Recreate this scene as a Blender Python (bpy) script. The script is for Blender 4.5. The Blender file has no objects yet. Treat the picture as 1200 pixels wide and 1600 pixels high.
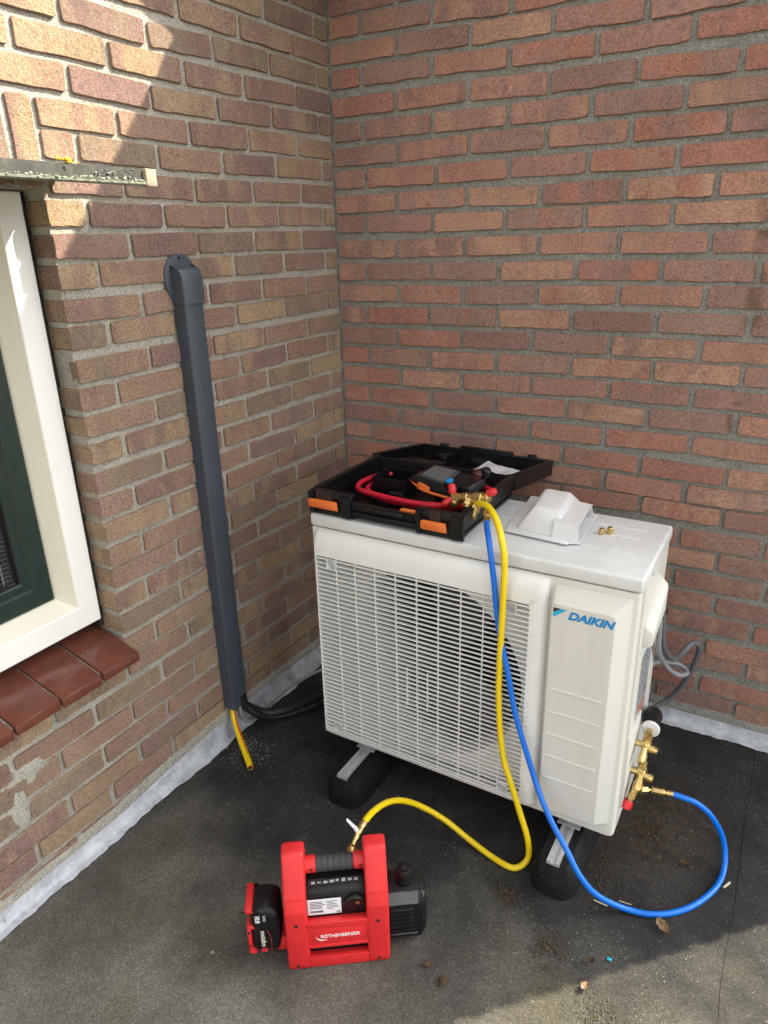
import bpy, bmesh, math, random
from mathutils import Vector, Matrix, noise
random.seed(7)
S = bpy.context.scene
COL = S.collection
PI = math.pi

# ------------------------------------------------------------------ camera, sky, sun, exposure
cam_d = bpy.data.cameras.new('camera'); cam = bpy.data.objects.new('camera', cam_d); COL.objects.link(cam)
RIGHT = Vector((0.86372, 0.50340, -0.02391)); DOWN = Vector((0.16275, -0.32351, -0.93212)); FWD = Vector((-0.47697, 0.80120, -0.36135))
CAMLOC = Vector((1.46046, -2.17649, 1.53539))
M = Matrix((RIGHT, -DOWN, -FWD)).transposed().to_4x4(); M.translation = CAMLOC
cam.matrix_world = M
cam_d.sensor_fit = 'VERTICAL'; cam_d.sensor_height = 36.0; cam_d.lens = 1109.0/1600.0*36.0
cam_d.clip_start = 0.02; cam_d.clip_end = 600
S.camera = cam
S.cycles.max_bounces = 6; S.cycles.diffuse_bounces = 3; S.cycles.glossy_bounces = 3; S.cycles.transmission_bounces = 4
S.render.resolution_x, S.render.resolution_y = 768, 1024

SUN = Vector((0.69, 0.72, 0.848)).normalized()          # direction towards the sun
W = bpy.data.worlds.new('World'); S.world = W; W.use_nodes = True
nt = W.node_tree; nt.nodes.clear()
sky = nt.nodes.new('ShaderNodeTexSky'); sky.sky_type = 'NISHITA'; sky.sun_disc = False
sky.sun_elevation = math.asin(SUN.z); sky.sun_rotation = math.atan2(SUN.x, SUN.y)
sky.dust_density = 3.0; sky.air_density = 1.0
hs = nt.nodes.new('ShaderNodeHueSaturation'); hs.inputs['Saturation'].default_value = 0.05
bg = nt.nodes.new('ShaderNodeBackground'); bg.inputs['Strength'].default_value = 0.15
wo = nt.nodes.new('ShaderNodeOutputWorld')
nt.links.new(sky.outputs[0], hs.inputs['Color']); nt.links.new(hs.outputs[0], bg.inputs[0]); nt.links.new(bg.outputs[0], wo.inputs[0])
sd = bpy.data.lights.new('sun', 'SUN'); sd.energy = 3.8; sd.angle = math.radians(0.5); sd.color = (1.0, 0.90, 0.71)
so = bpy.data.objects.new('sun', sd); COL.objects.link(so); so.location = (4, 4, 6)
so.rotation_euler = SUN.to_track_quat('Z', 'Y').to_euler()
S.view_settings.view_transform = 'Standard'; S.view_settings.look = 'None'; S.view_settings.gamma = 1.0
S.view_settings.use_curve_mapping = False; S.view_settings.exposure = 1.84

# ------------------------------------------------------------------ helpers
def px(p):                                              # project a world point to photograph pixels (only to sort what is in view)
    d = Vector(p)-CAMLOC; z = d.dot(FWD)
    return (600+1109*d.dot(RIGHT)/z, 800+1109*d.dot(DOWN)/z) if z > .05 else (-9999, -9999)

class MB:
    def __init__(s): s.v = []; s.f = []; s.m = []; s.mi = 0
    def add(s, vs, fs):
        o = len(s.v); s.v += [Vector(a) for a in vs]
        for f in fs: s.f.append(tuple(i+o for i in f)); s.m.append(s.mi)
        return s
    def box(s, lo, hi, rot=None, bev=0, seg=2):
        lo = Vector(lo); hi = Vector(hi); c = (lo+hi)/2; h = (hi-lo)/2
        bm = bmesh.new(); bmesh.ops.create_cube(bm, size=2)
        for v in bm.verts: v.co = Vector((v.co.x*h.x, v.co.y*h.y, v.co.z*h.z))
        if bev: bmesh.ops.bevel(bm, geom=bm.edges[:], offset=min(bev, min(h)*.95), segments=seg, affect='EDGES', profile=.5)
        return s.bm(bm, rot, c)
    def bm(s, bm, rot=None, c=Vector((0, 0, 0))):
        bm.verts.index_update()
        vs = [((rot @ v.co) if rot else v.co.copy())+c for v in bm.verts]
        s.add(vs, [[v.index for v in f.verts] for f in bm.faces]); bm.free(); return s
    def hull(s, pts, bev=0, seg=2):
        bm = bmesh.new()
        for p in pts: bm.verts.new(p)
        bmesh.ops.convex_hull(bm, input=bm.verts[:])
        bmesh.ops.dissolve_limit(bm, angle_limit=.02, verts=bm.verts[:], edges=bm.edges[:])
        if bev: bmesh.ops.bevel(bm, geom=bm.edges[:], offset=bev, segments=seg, affect='EDGES', profile=.5)
        return s.bm(bm)
    def prism(s, poly, a, b, axis=0, bev=0, seg=2):       # poly of 2-D points in the other two axes, extruded along axis from a to b
        def P(t, q):
            return {0: (t, q[0], q[1]), 1: (q[0], t, q[1]), 2: (q[0], q[1], t)}[axis]
        bm = bmesh.new()
        A = [bm.verts.new(P(a, q)) for q in poly]; B = [bm.verts.new(P(b, q)) for q in poly]; n = len(poly)
        bm.faces.new(A); bm.faces.new(B[::-1])
        for i in range(n): bm.faces.new((A[i], B[i], B[(i+1) % n], A[(i+1) % n]))
        bmesh.ops.recalc_face_normals(bm, faces=bm.faces[:])
        if bev: bmesh.ops.bevel(bm, geom=bm.edges[:], offset=bev, segments=seg, affect='EDGES', profile=.5)
        return s.bm(bm)
    def tube(s, pts, r, n=12, sub=6, cap=True, flat=1.0):
        pts = [Vector(p) for p in pts]; P = []
        if sub > 1 and len(pts) > 2:
            for i in range(len(pts)-1):
                p0 = pts[max(i-1, 0)]; p1 = pts[i]; p2 = pts[i+1]; p3 = pts[min(i+2, len(pts)-1)]
                for k in range(sub):
                    t = k/sub
                    P.append(.5*((2*p1)+(p2-p0)*t+(2*p0-5*p1+4*p2-p3)*t*t+(3*p1-p0-3*p2+p3)*t**3))
            P.append(pts[-1])
        else: P = pts
        s.path = P
        T = [(P[min(i+1, len(P)-1)]-P[max(i-1, 0)]).normalized() for i in range(len(P))]
        N = T[0].orthogonal().normalized(); vs = []; fs = []
        for i, p in enumerate(P):
            if i:
                q = T[i-1].rotation_difference(T[i]); N = q @ N
            N = (N-T[i]*N.dot(T[i])).normalized(); B = T[i].cross(N)
            rr = r[min(len(r)-1, int(i/len(P)*len(r)))] if isinstance(r, (list, tuple)) else (r(i/(len(P)-1)) if callable(r) else r)
            for k in range(n):
                a = 2*PI*k/n; vs.append(p+N*math.cos(a)*rr+B*math.sin(a)*rr*flat)
        for i in range(len(P)-1):
            for k in range(n):
                fs.append((i*n+k, i*n+(k+1) % n, (i+1)*n+(k+1) % n, (i+1)*n+k))
        if cap: fs.append(tuple(range(n))[::-1]); fs.append(tuple((len(P)-1)*n+k for k in range(n)))
        return s.add(vs, fs)
    def lathe(s, p0, p1, prof, n=16, rot0=0):              # prof: (t along p0->p1 in metres, radius)
        p0 = Vector(p0); T = (Vector(p1)-p0).normalized(); N = T.orthogonal().normalized(); B = T.cross(N); vs = []; fs = []
        for t, r in prof:
            for k in range(n):
                a = 2*PI*k/n+rot0; vs.append(p0+T*t+N*math.cos(a)*r+B*math.sin(a)*r)
        for i in range(len(prof)-1):
            for k in range(n): fs.append((i*n+k, i*n+(k+1) % n, (i+1)*n+(k+1) % n, (i+1)*n+k))
        fs.append(tuple(range(n))[::-1]); fs.append(tuple((len(prof)-1)*n+k for k in range(n)))
        return s.add(vs, fs)
    def cyl(s, p0, p1, r, n=16, ch=0):
        L = (Vector(p1)-Vector(p0)).length
        return s.lathe(p0, p1, [(0, r-ch), (ch, r), (L-ch, r), (L, r-ch)] if ch else [(0, r), (L, r)], n)
    def hexnut(s, p0, p1, r): return s.cyl(p0, p1, r, 6, r*.12)

WORLDLOC = {}
def mesh_from(name, mb, off=Vector((0, 0, 0)), mats=(), smooth=True, ang=35):
    me = bpy.data.meshes.new(name)
    me.from_pydata([tuple(v-off) for v in mb.v], [], mb.f)
    for m in mats: me.materials.append(m)
    if len(mats) > 1: me.polygons.foreach_set('material_index', mb.m)
    if smooth:
        me.polygons.foreach_set('use_smooth', [True]*len(me.polygons)); me.update()
        me.set_sharp_from_angle(angle=math.radians(ang))
    me.validate(); me.update()
    bm = bmesh.new(); bm.from_mesh(me); bmesh.ops.recalc_face_normals(bm, faces=bm.faces[:]); bm.to_mesh(me); bm.free()
    return me
def tag(o, label=None, cat=None, group=None, kind=None):
    if label: o['label'] = label
    if cat: o['category'] = cat
    if group: o['group'] = group
    if kind: o['kind'] = kind
    return o
def thing(name, label, cat, loc=(0, 0, 0), rz=0, group=None):
    o = bpy.data.objects.new(name, None); COL.objects.link(o); o.location = loc; o.rotation_euler = (0, 0, rz)
    o.empty_display_size = .05
    WORLDLOC[o.name] = Vector(loc)
    return tag(o, label, cat, group)
def part(name, mb, mats, parent, label=None, kind=None, smooth=True, ang=35, local=False):
    """a part (or sub-part); coordinates of mb are world ones unless local"""
    r = parent
    while r.parent: r = r.parent
    off = Vector((0, 0, 0)) if local else WORLDLOC[r.name]
    if not isinstance(mats, (list, tuple)): mats = (mats,)
    o = bpy.data.objects.new(name, mesh_from(name, mb, off, mats, smooth, ang)); COL.objects.link(o); o.parent = parent
    if label: o['label'] = label
    if kind: o['kind'] = kind
    return o
def single(name, mb, mats, label=None, cat=None, group=None, kind=None, smooth=True, ang=35):
    """a thing (or piece of the setting) that is one mesh; origin at its base"""
    if not isinstance(mats, (list, tuple)): mats = (mats,)
    xs = [v.x for v in mb.v]; ys = [v.y for v in mb.v]; zs = [v.z for v in mb.v]
    off = Vector(((min(xs)+max(xs))/2, (min(ys)+max(ys))/2, min(zs)))
    o = bpy.data.objects.new(name, mesh_from(name, mb, off, mats, smooth, ang)); COL.objects.link(o); o.location = off
    WORLDLOC[o.name] = off
    return tag(o, label, cat, group, kind)
def text_mb(s, size, origin, xdir, ydir, shear=0, bold=0, sx=1.0, depth=.0004, spacing=1.0):
    """lettering as a thin solid: baseline start at origin, along xdir, upright along ydir"""
    cu = bpy.data.curves.new('t', 'FONT'); cu.body = s; cu.size = size; cu.shear = shear; cu.offset = bold; cu.space_character = spacing
    cu.resolution_u = 3; cu.extrude = depth
    ob = bpy.data.objects.new('t', cu); COL.objects.link(ob)
    dg = bpy.context.evaluated_depsgraph_get(); me = bpy.data.meshes.new_from_object(ob.evaluated_get(dg))
    X = Vector(xdir).normalized(); Y = Vector(ydir).normalized(); Z = X.cross(Y); O = Vector(origin)
    mb = MB(); mb.add([O+X*v.co.x*sx+Y*v.co.y+Z*v.co.z for v in me.vertices], [tuple(p.vertices) for p in me.polygons])
    bpy.data.objects.remove(ob); bpy.data.curves.remove(cu); bpy.data.meshes.remove(me)
    return mb

# ------------------------------------------------------------------ materials
class NT:
    def __init__(s, name):
        s.mat = bpy.data.materials.new(name); s.mat.use_nodes = True; s.t = s.mat.node_tree
        s.bsdf = s.t.nodes['Principled BSDF']
    def n(s, typ, **kw):
        nd = s.t.nodes.new('ShaderNode'+typ)
        for k, v in kw.items():
            if k in nd.inputs.keys(): s.link(v, nd.inputs[k])
            else: setattr(nd, k, v)
        return nd
    def link(s, v, sock):
        if isinstance(v, bpy.types.NodeSocket): s.t.links.new(v, sock)
        elif isinstance(v, bpy.types.Node): s.t.links.new(v.outputs[0], sock)
        else: sock.default_value = v
    def set(s, **kw):
        for k, v in kw.items(): s.link(v, s.bsdf.inputs[k.replace('_', ' ')])
        return s.mat
    def math(s, op, a, b=0.0, clamp=False):
        nd = s.t.nodes.new('ShaderNodeMath'); nd.operation = op; nd.use_clamp = clamp; s.link(a, nd.inputs[0]); s.link(b, nd.inputs[1]); return nd.outputs[0]
    def noise(s, vec, scale, detail=4, rough=.55):
        nd = s.n('TexNoise'); s.link(vec, nd.inputs['Vector']); nd.inputs['Scale'].default_value = scale
        nd.inputs['Detail'].default_value = detail; nd.inputs['Roughness'].default_value = rough; return nd.outputs['Fac']
    def ramp(s, fac, stops, interp='LINEAR'):
        nd = s.n('ValToRGB'); s.link(fac, nd.inputs[0]); e = nd.color_ramp.elements; nd.color_ramp.interpolation = interp
        while len(e) < len(stops): e.new(.5)
        for i, (p, c) in enumerate(stops):
            e[i].position = p; e[i].color = (c, c, c, 1) if isinstance(c, (int, float)) else (*c, 1)
        return nd.outputs[0]
    def mix(s, fac, a, b, mode='MIX'):
        nd = s.n('Mix', data_type='RGBA', blend_type=mode); s.link(fac, nd.inputs[0])
        for v, k in ((a, 6), (b, 7)): s.link((*v, 1) if isinstance(v, tuple) and len(v) == 3 else v, nd.inputs[k])
        return nd.outputs[2]
    def bump(s, h, strength, dist):
        nd = s.n('Bump'); s.link(h, nd.inputs['Height']); nd.inputs['Strength'].default_value = strength; nd.inputs['Distance'].default_value = dist
        return nd.outputs[0]
    def pos(s, sc=None, rot=None):
        g = s.n('NewGeometry').outputs['Position']
        if sc is None: return g
        m = s.n('Mapping'); s.link(g, m.inputs[0]); m.inputs['Scale'].default_value = sc
        if rot: m.inputs['Rotation'].default_value = rot
        return m.outputs[0]

def plain(name, col, rough=.5, metal=0, var=.12, vscale=18, bump=0, bscale=300, spec=.5, dirt=None, dirtcol=(.1, .09, .07)):
    t = NT(name); p = t.pos()
    nz = t.noise(p, vscale, 5); f = t.ramp(nz, [(.3, 1-var), (.7, 1+var*.4)])
    c = t.mix(1.0, col, f, 'MULTIPLY')
    if dirt:
        d = t.ramp(t.noise(p, 55, 8, .7), [(.62-dirt, 0), (.75, .55)]); c = t.mix(d, c, dirtcol)
    kw = dict(Base_Color=c, Roughness=t.ramp(t.noise(p, vscale*2.3, 4), [(.3, max(rough-.08, .02)), (.7, min(rough+.1, 1))]), Metallic=metal, Specular_IOR_Level=spec)
    if bump: kw['Normal'] = t.bump(t.noise(p, bscale, 3), bump, .002)
    return t.set(**kw)

def brick_mat(name, tones, stain=None):
    t = NT(name); p = t.pos()
    oi = t.n('ObjectInfo').outputs['Random']; isl = t.n('NewGeometry').outputs['Random Per Island']
    r = t.math('FRACT', t.math('ADD', oi, isl)); r2 = t.math('FRACT', t.math('MULTIPLY', r, 7.31)); r3 = t.math('FRACT', t.math('MULTIPLY', r, 13.7))
    n = len(tones); st = [(i/n, c) for i, c in enumerate(tones)]
    A = t.ramp(r, st, 'CONSTANT'); B = t.ramp(r2, st, 'CONSTANT'); C = t.ramp(r3, st, 'CONSTANT')
    cmb = t.n('CombineXYZ'); t.link(t.math('MULTIPLY', r, 37.0), cmb.inputs[0]); t.link(t.math('MULTIPLY', r2, 23.0), cmb.inputs[2]); t.link(t.math('MULTIPLY', r3, 31.0), cmb.inputs[1])
    va = t.n('VectorMath', operation='ADD'); t.link(p, va.inputs[0]); t.link(cmb.outputs[0], va.inputs[1]); q = va.outputs[0]
    mp = t.n('Mapping'); t.link(q, mp.inputs[0]); mp.inputs['Scale'].default_value = (16, 16, 5)
    warm = t.noise(mp.outputs[0], 1.0, 3, .5)
    c = t.mix(t.ramp(warm, [(.47, 0), (.60, .85)]), A, B)
    mp2 = t.n('Mapping'); t.link(q, mp2.inputs[0]); mp2.inputs['Scale'].default_value = (26, 26, 18)
    c = t.mix(t.ramp(t.noise(mp2.outputs[0], 1.0, 4, .6), [(.56, 0), (.68, .6)]), c, C)
    c = t.mix(t.ramp(t.noise(q, 38, 6, .65), [(.28, .40), (.46, 0)]), c, (.14, .105, .085))            # darker burnt patches
    c = t.mix(1.0, c, t.ramp(t.noise(q, 420, 3, .7), [(.30, .50), (.5, 1.0), (.70, 1.38)]), 'MULTIPLY')   # sandy grain
    c = t.mix(1.0, c, t.ramp(t.noise(q, 165, 4, .75), [(.34, .66), (.5, 1.0), (.66, 1.22)]), 'MULTIPLY')
    c = t.mix(1.0, c, t.ramp(t.noise(p, 3.5, 4, .6), [(.3, .80), (.7, 1.12)]), 'MULTIPLY')               # large weathering
    c = t.mix(t.ramp(t.noise(q, 130, 4, .6), [(.68, 0), (.78, .5)]), c, (.40, .37, .32))              # mortar dust and lime
    if stain:
        sx = t.n('SeparateXYZ'); t.link(p, sx.inputs[0]); x = sx.outputs[0]
        wv = t.math('MULTIPLY', t.math('SUBTRACT', t.noise(p, 9, 3), .5), .05)
        d = t.math('ABSOLUTE', t.math('SUBTRACT', t.math('ADD', x, wv), stain))
        c = t.mix(t.math('MULTIPLY', t.ramp(d, [(.012, .75), (.03, 0)]), t.math('MULTIPLY', t.ramp(t.noise(p, 14, 3), [(.45, 0), (.58, .8)]), t.ramp(sx.outputs[2], [(.9, 0), (1.0, 1)]))), c, (.10, .065, .035))
    pits = t.noise(q, 90, 5, .7); fine = t.noise(q, 520, 2, .6)
    h = t.math('ADD', t.math('MULTIPLY', pits, .9), t.math('MULTIPLY', fine, .45))
    return t.set(Base_Color=c, Roughness=.92, Specular_IOR_Level=.22, Normal=t.bump(h, 1.0, .006))

def mortar_mat(name, a, b):
    t = NT(name); p = t.pos()
    c = t.mix(t.ramp(t.noise(p, 7, 5), [(.35, 0), (.65, 1)]), a, b)
    c = t.mix(1.0, c, t.ramp(t.noise(p, 330, 4, .75), [(.34, .45), (.5, 1.0), (.66, 1.45)]), 'MULTIPLY')
    c = t.mix(t.ramp(t.noise(p, 75, 6, .75), [(.54, 0), (.68, .6)]), c, (.10, .092, .08))
    h = t.math('ADD', t.noise(p, 110, 5, .75), t.math('MULTIPLY', t.noise(p, 420, 2), .5))
    return t.set(Base_Color=c, Roughness=.95, Specular_IOR_Level=.15, Normal=t.bump(h, 1.0, .008))

BR_L = brick_mat('brick_buff', [(.37, .265, .168), (.33, .21, .155), (.26, .168, .145), (.35, .23, .163), (.28, .212, .152), (.40, .29, .182), (.28, .18, .152), (.33, .215, .168)])
BR_R = brick_mat('brick_red', [(.455, .215, .155), (.40, .23, .185), (.35, .215, .18), (.475, .26, .185), (.43, .21, .16), (.37, .235, .19), (.455, .255, .185), (.49, .295, .205), (.33, .195, .165)], stain=1.32)
MO_L = mortar_mat('mortar_pale', (.53, .505, .44), (.41, .39, .335))
MO_R = mortar_mat('mortar_grey', (.38, .375, .34), (.29, .285, .255))

def floor_mat():
    t = NT('bitumen_roofing'); p = t.pos()
    big = t.noise(p, 1.7, 6, .65); mid = t.noise(p, 7, 6, .7)
    c = t.mix(t.ramp(mid, [(.35, 0), (.65, 1)]), (.021, .0205, .0198), (.042, .0405, .0375))
    sx = t.n('SeparateXYZ'); t.link(p, sx.inputs[0])
    dust = t.math('MULTIPLY', t.ramp(t.math('ADD', t.math('MULTIPLY', sx.outputs[1], -1.0), t.math('MULTIPLY', big, .9)), [(.0, 0.0), (1.0, 1.0)]), 1.0)
    # trodden, dusty roofing further out from the wall, dirt left by puddles
    yy = t.math('ADD', t.math('MULTIPLY', t.math('ADD', sx.outputs[1], .75), -1.15), t.math('MULTIPLY', t.math('SUBTRACT', big, .5), 1.6))
    dm = t.ramp(yy, [(.15, 0), (.95, .9)])
    c = t.mix(dm, c, t.mix(t.ramp(mid, [(.3, 0), (.7, 1)]), (.10, .093, .076), (.19, .177, .148)))
    moss = t.math('MULTIPLY', t.ramp(t.noise(t.pos((1, 1, 1)), 3.1, 5, .6), [(.53, 0), (.70, .55)]), t.ramp(yy, [(.15, 0), (.5, 1)]))
    c = t.mix(moss, c, (.088, .083, .046))
    v = t.n('TexVoronoi'); t.link(p, v.inputs['Vector']); v.inputs['Scale'].default_value = 430
    rnd = t.n('SeparateColor'); t.link(v.outputs['Color'], rnd.inputs[0])
    c = t.mix(1.0, c, t.ramp(rnd.outputs[0], [(.0, .68), (.6, 1.0), (.9, 1.35), (1.0, 1.7)]), 'MULTIPLY')
    c = t.mix(t.math('MULTIPLY', t.ramp(rnd.outputs[1], [(.984, 0), (.993, .7)]), t.ramp(mid, [(.4, .25), (.6, 1)])), c, (.30, .28, .24))
    dv = t.n('VectorMath', operation='DISTANCE'); t.link(p, dv.inputs[0]); dv.inputs[1].default_value = (1.27, -.50, 0)
    br = t.math('MULTIPLY', t.ramp(t.math('ADD', dv.outputs['Value'], t.math('MULTIPLY', t.math('SUBTRACT', t.noise(p, 9, 5, .7), .5), .45)), [(.05, .75), (.24, 0)]), t.ramp(t.noise(p, 45, 5, .7), [(.42, 0), (.58, 1)]))
    c = t.mix(br, c, (.085, .055, .030))                                       # brown dirt washed out beside the unit
    h = t.math('ADD', t.math('MULTIPLY', v.outputs['Distance'], -.7), t.math('MULTIPLY', mid, 2.0))
    return t.set(Base_Color=c, Roughness=.9, Specular_IOR_Level=.25, Normal=t.bump(h, .8, .003))
FLOOR = floor_mat()

def lead_mat():
    t = NT('lead_sheet'); p = t.pos()
    c = t.mix(t.ramp(t.noise(p, 16, 6, .7), [(.35, 0), (.62, 1)]), (.32, .345, .375), (.56, .59, .63))
    c = t.mix(t.ramp(t.noise(p, 60, 6, .75), [(.56, 0), (.70, .7)]), c, (.20, .205, .21))
    c = t.mix(t.ramp(t.noise(p, 120, 3, .6), [(.72, 0), (.75, 1)]), c, (.03, .03, .03))
    return t.set(Base_Color=c, Roughness=.5, Metallic=.15, Normal=t.bump(t.noise(p, 38, 6, .7), .55, .008))
LEAD = lead_mat()

def cream_mat(name, col, rough=.42, streak=.07):
    t = NT(name); p = t.pos()
    c = t.mix(1.0, col, t.ramp(t.noise(t.pos((9, 9, 1.6)), 1.0, 6, .65), [(.3, 1-streak), (.7, 1.02)]), 'MULTIPLY')
    c = t.mix(t.ramp(t.noise(p, 140, 5, .7), [(.70, 0), (.80, .25)]), c, (.30, .27, .22))
    return t.set(Base_Color=c, Roughness=t.ramp(t.noise(p, 22, 4), [(.3, rough-.06), (.7, rough+.1)]), Specular_IOR_Level=.4, Normal=t.bump(t.noise(p, 480, 2), .04, .001))
CREAM = cream_mat('unit_ivory_paint', (.66, .655, .60))
GRILLE = cream_mat('grille_plastic', (.74, .74, .71), .5, .04)
TOPP = cream_mat('top_panel_paint', (.66, .67, .66), .4, .14)
COVERM = cream_mat('cover_plastic', (.66, .665, .66), .45, .03)
WHITE = cream_mat('window_white', (.78, .77, .73), .35, .04)
IVORY = cream_mat('window_cream', (.74, .71, .59), .4, .05)
GREEN = plain('sash_dark_green', (.008, .022, .016), .35)
RUBBER = plain('black_rubber', (.0055, .0055, .0065), .7, bump=.3, bscale=160, spec=.3, dirt=.0, dirtcol=(.03, .027, .024))
BLACKP = plain('black_plastic', (.0055, .0055, .006), .42, bump=.15, bscale=600, spec=.4, dirt=.0, dirtcol=(.035, .034, .032))
CASEP = plain('case_plastic', (.0038, .0038, .0044), .40, bump=.2, bscale=700, spec=.35)
GREYR = plain('dark_grey_grip', (.035, .038, .042), .6)
DUCT = plain('anthracite_pvc', (.050, .063, .080), .42, var=.06)
ORANGE = plain('orange_plastic', (.75, .17, .03), .45)
RED = plain('red_plastic', (.62, .022, .025), .40, var=.10, bump=.06, bscale=500, dirt=-.03, dirtcol=(.70, .16, .14))
REDH = plain('red_hose', (.55, .012, .035), .35)
YELH = plain('yellow_hose', (.80, .58, .005), .35, var=.06)
BLUEH = plain('blue_hose', (.0, .145, .66), .35, var=.06)
BRASS = plain('brass', (.66, .49, .20), .28, .95, var=.25, vscale=60)
STEEL = plain('galvanised_steel', (.60, .61, .63), .42, .45, var=.25, vscale=40)
TILE = plain('glazed_red_tile', (.135, .046, .030), .20, var=.25, vscale=25, dirt=.0, dirtcol=(.24, .17, .14), bump=.1, bscale=40)
PAPERW = plain('white_paper', (.72, .73, .76), .8, var=.05)
INK = plain('ink_black', (.02, .02, .022), .6)
WHITEP = plain('white_print', (.78, .78, .78), .5, var=.02)
BLUEL = plain('logo_blue', (.005, .23, .56), .4, var=.02)
CYANL = plain('logo_cyan', (.01, .42, .68), .4, var=.02)
DARKIN = plain('dark_interior', (.012, .012, .013), .7)
FANM = plain('fan_grey', (.035, .037, .04), .5)
CABLE = plain('grey_cable', (.30, .31, .33), .4)
CABLED = plain('dark_cable', (.13, .135, .145), .4)
ALU = plain('dull_aluminium', (.028, .030, .026), .6, .0, var=.45, vscale=30, dirt=.15, dirtcol=(.10, .11, .07))
BITUM = plain('bitumen_edge', (.028, .028, .024), .8, var=.4, vscale=30, bump=.6, bscale=120, dirt=.1, dirtcol=(.09, .10, .05))
WOOD = plain('weathered_end_grain', (.33, .26, .19), .85, var=.3, vscale=60, bump=.4, bscale=200)
LICHEN = plain('lichen_pale', (.36, .38, .27), .95, var=.4, vscale=90, bump=.8, bscale=200)
LICHENY = plain('lichen_orange', (.62, .36, .03), .95, var=.3, vscale=90, bump=.8, bscale=200)
MOSSM = plain('dry_moss', (.070, .042, .018), .95, var=.5, vscale=120)
MOSSG = plain('green_moss', (.10, .092, .05), .95, var=.5, vscale=120)
GRITM = plain('pale_grit', (.34, .32, .28), .9, var=.5, vscale=60)
LEAFM = plain('dry_leaf', (.24, .15, .085), .85, var=.4, vscale=70)
STRAW = plain('straw', (.55, .48, .33), .7)
CYANB = plain('cyan_plastic', (.02, .45, .60), .4)
SCREEN = plain('display_glass', (.11, .115, .115), .15, var=.05)  # sky reflection on the display painted into the grey base colour
SEAL = plain('dark_sealant', (.02, .019, .017), .9)
STICK = plain('silver_sticker', (.40, .42, .46), .3, .3, var=.35, vscale=25)
STICKO = plain('orange_sticker', (.50, .16, .05), .5)
def glass_mat():
    t = NT('window_glass')
    return t.set(Base_Color=(.9, .95, .93, 1), Roughness=.02, Transmission_Weight=1.0, IOR=1.45)
GLASS = glass_mat()
# measured head joints of each course: (index, metres from the corner, height)
WR = {
0:[(0,0.127,2.141),(1,0.37,2.135),(2,0.612,2.122)],
1:[(0.5,0.251,2.07),(1.5,0.492,2.065),(2.5,0.733,2.063),(3.5,0.976,2.057)],
2:[(0,0.125,2.002),(1,0.368,2.002),(2,0.614,1.996),(3,0.855,1.994),(4,1.094,1.998)],
3:[(0.5,0.246,1.924),(1.5,0.489,1.927),(2.5,0.73,1.92),(3.5,0.968,1.924),(4.5,1.209,1.917)],
4:[(0,0.124,1.853),(1,0.371,1.853),(2,0.613,1.852),(3,0.853,1.853),(4,1.091,1.851)],
5:[(0.5,0.247,1.781),(1.5,0.494,1.787),(2.5,0.729,1.786),(3.5,0.964,1.784),(4.5,1.201,1.785)],
6:[(0,0.132,1.714),(1,0.384,1.712),(2,0.624,1.714),(3,0.853,1.715),(4,1.089,1.713)],
7:[(0.5,0.246,1.64),(1.5,0.488,1.643),(2.5,0.723,1.638),(3.5,0.96,1.641),(4.5,1.191,1.641)],
8:[(0,0.126,1.578),(1,0.371,1.573),(2,0.617,1.574),(3,0.856,1.577),(4,1.092,1.574)],
9:[(0.5,0.242,1.498),(1.5,0.485,1.501),(2.5,0.722,1.505),(3.5,0.958,1.504),(4.5,1.194,1.502)],
10:[(0,0.122,1.426),(1,0.366,1.428),(2,0.603,1.429),(3,0.842,1.432),(4,1.078,1.43),(5,1.321,1.427)],
11:[(0.5,0.249,1.356),(1.5,0.483,1.356),(2.5,0.726,1.359),(3.5,0.967,1.364),(4.5,1.198,1.363)],
12:[(0,0.119,1.283),(1,0.362,1.287),(2,0.6,1.288),(3,0.839,1.29),(4,1.078,1.29),(5,1.318,1.291)],
13:[(0.5,0.242,1.213),(1.5,0.475,1.217),(2.5,0.717,1.221),(3.5,0.957,1.22),(4.5,1.201,1.219)],
14:[(0,0.124,1.145),(1,0.362,1.145),(2,0.603,1.15),(3,0.844,1.153),(4,1.085,1.155),(5,1.32,1.155)],
15:[(0.5,0.249,1.075),(1.5,0.484,1.079),(2.5,0.724,1.085),(3.5,0.964,1.089),(4.5,1.2,1.086)],
16:[(0,0.125,1.007),(1,0.37,1.007),(2,0.603,1.012),(3,0.842,1.019),(4,1.082,1.015),(5,1.323,1.02)],
17:[(0.5,0.245,0.937),(1.5,0.485,0.935),(2.5,0.724,0.941),(3.5,0.963,0.943),(4.5,1.212,0.948)],
18:[(3,0.838,0.871),(4,1.078,0.868),(5,1.319,0.861)],
19:[(3.5,0.974,0.803),(4.5,1.214,0.797)],
20:[(4,1.091,0.743),(5,1.327,0.736)],
21:[(4.5,1.214,0.657)],
22:[(5,1.331,0.593)],
23:[(4.5,1.211,0.521),(5.5,1.469,0.523)],
24:[(5,1.343,0.45)],
25:[(5.5,1.454,0.381)],
26:[(5,1.329,0.302)],
27:[(5.5,1.457,0.252)],
28:[(5,1.329,0.167)],
}
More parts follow.
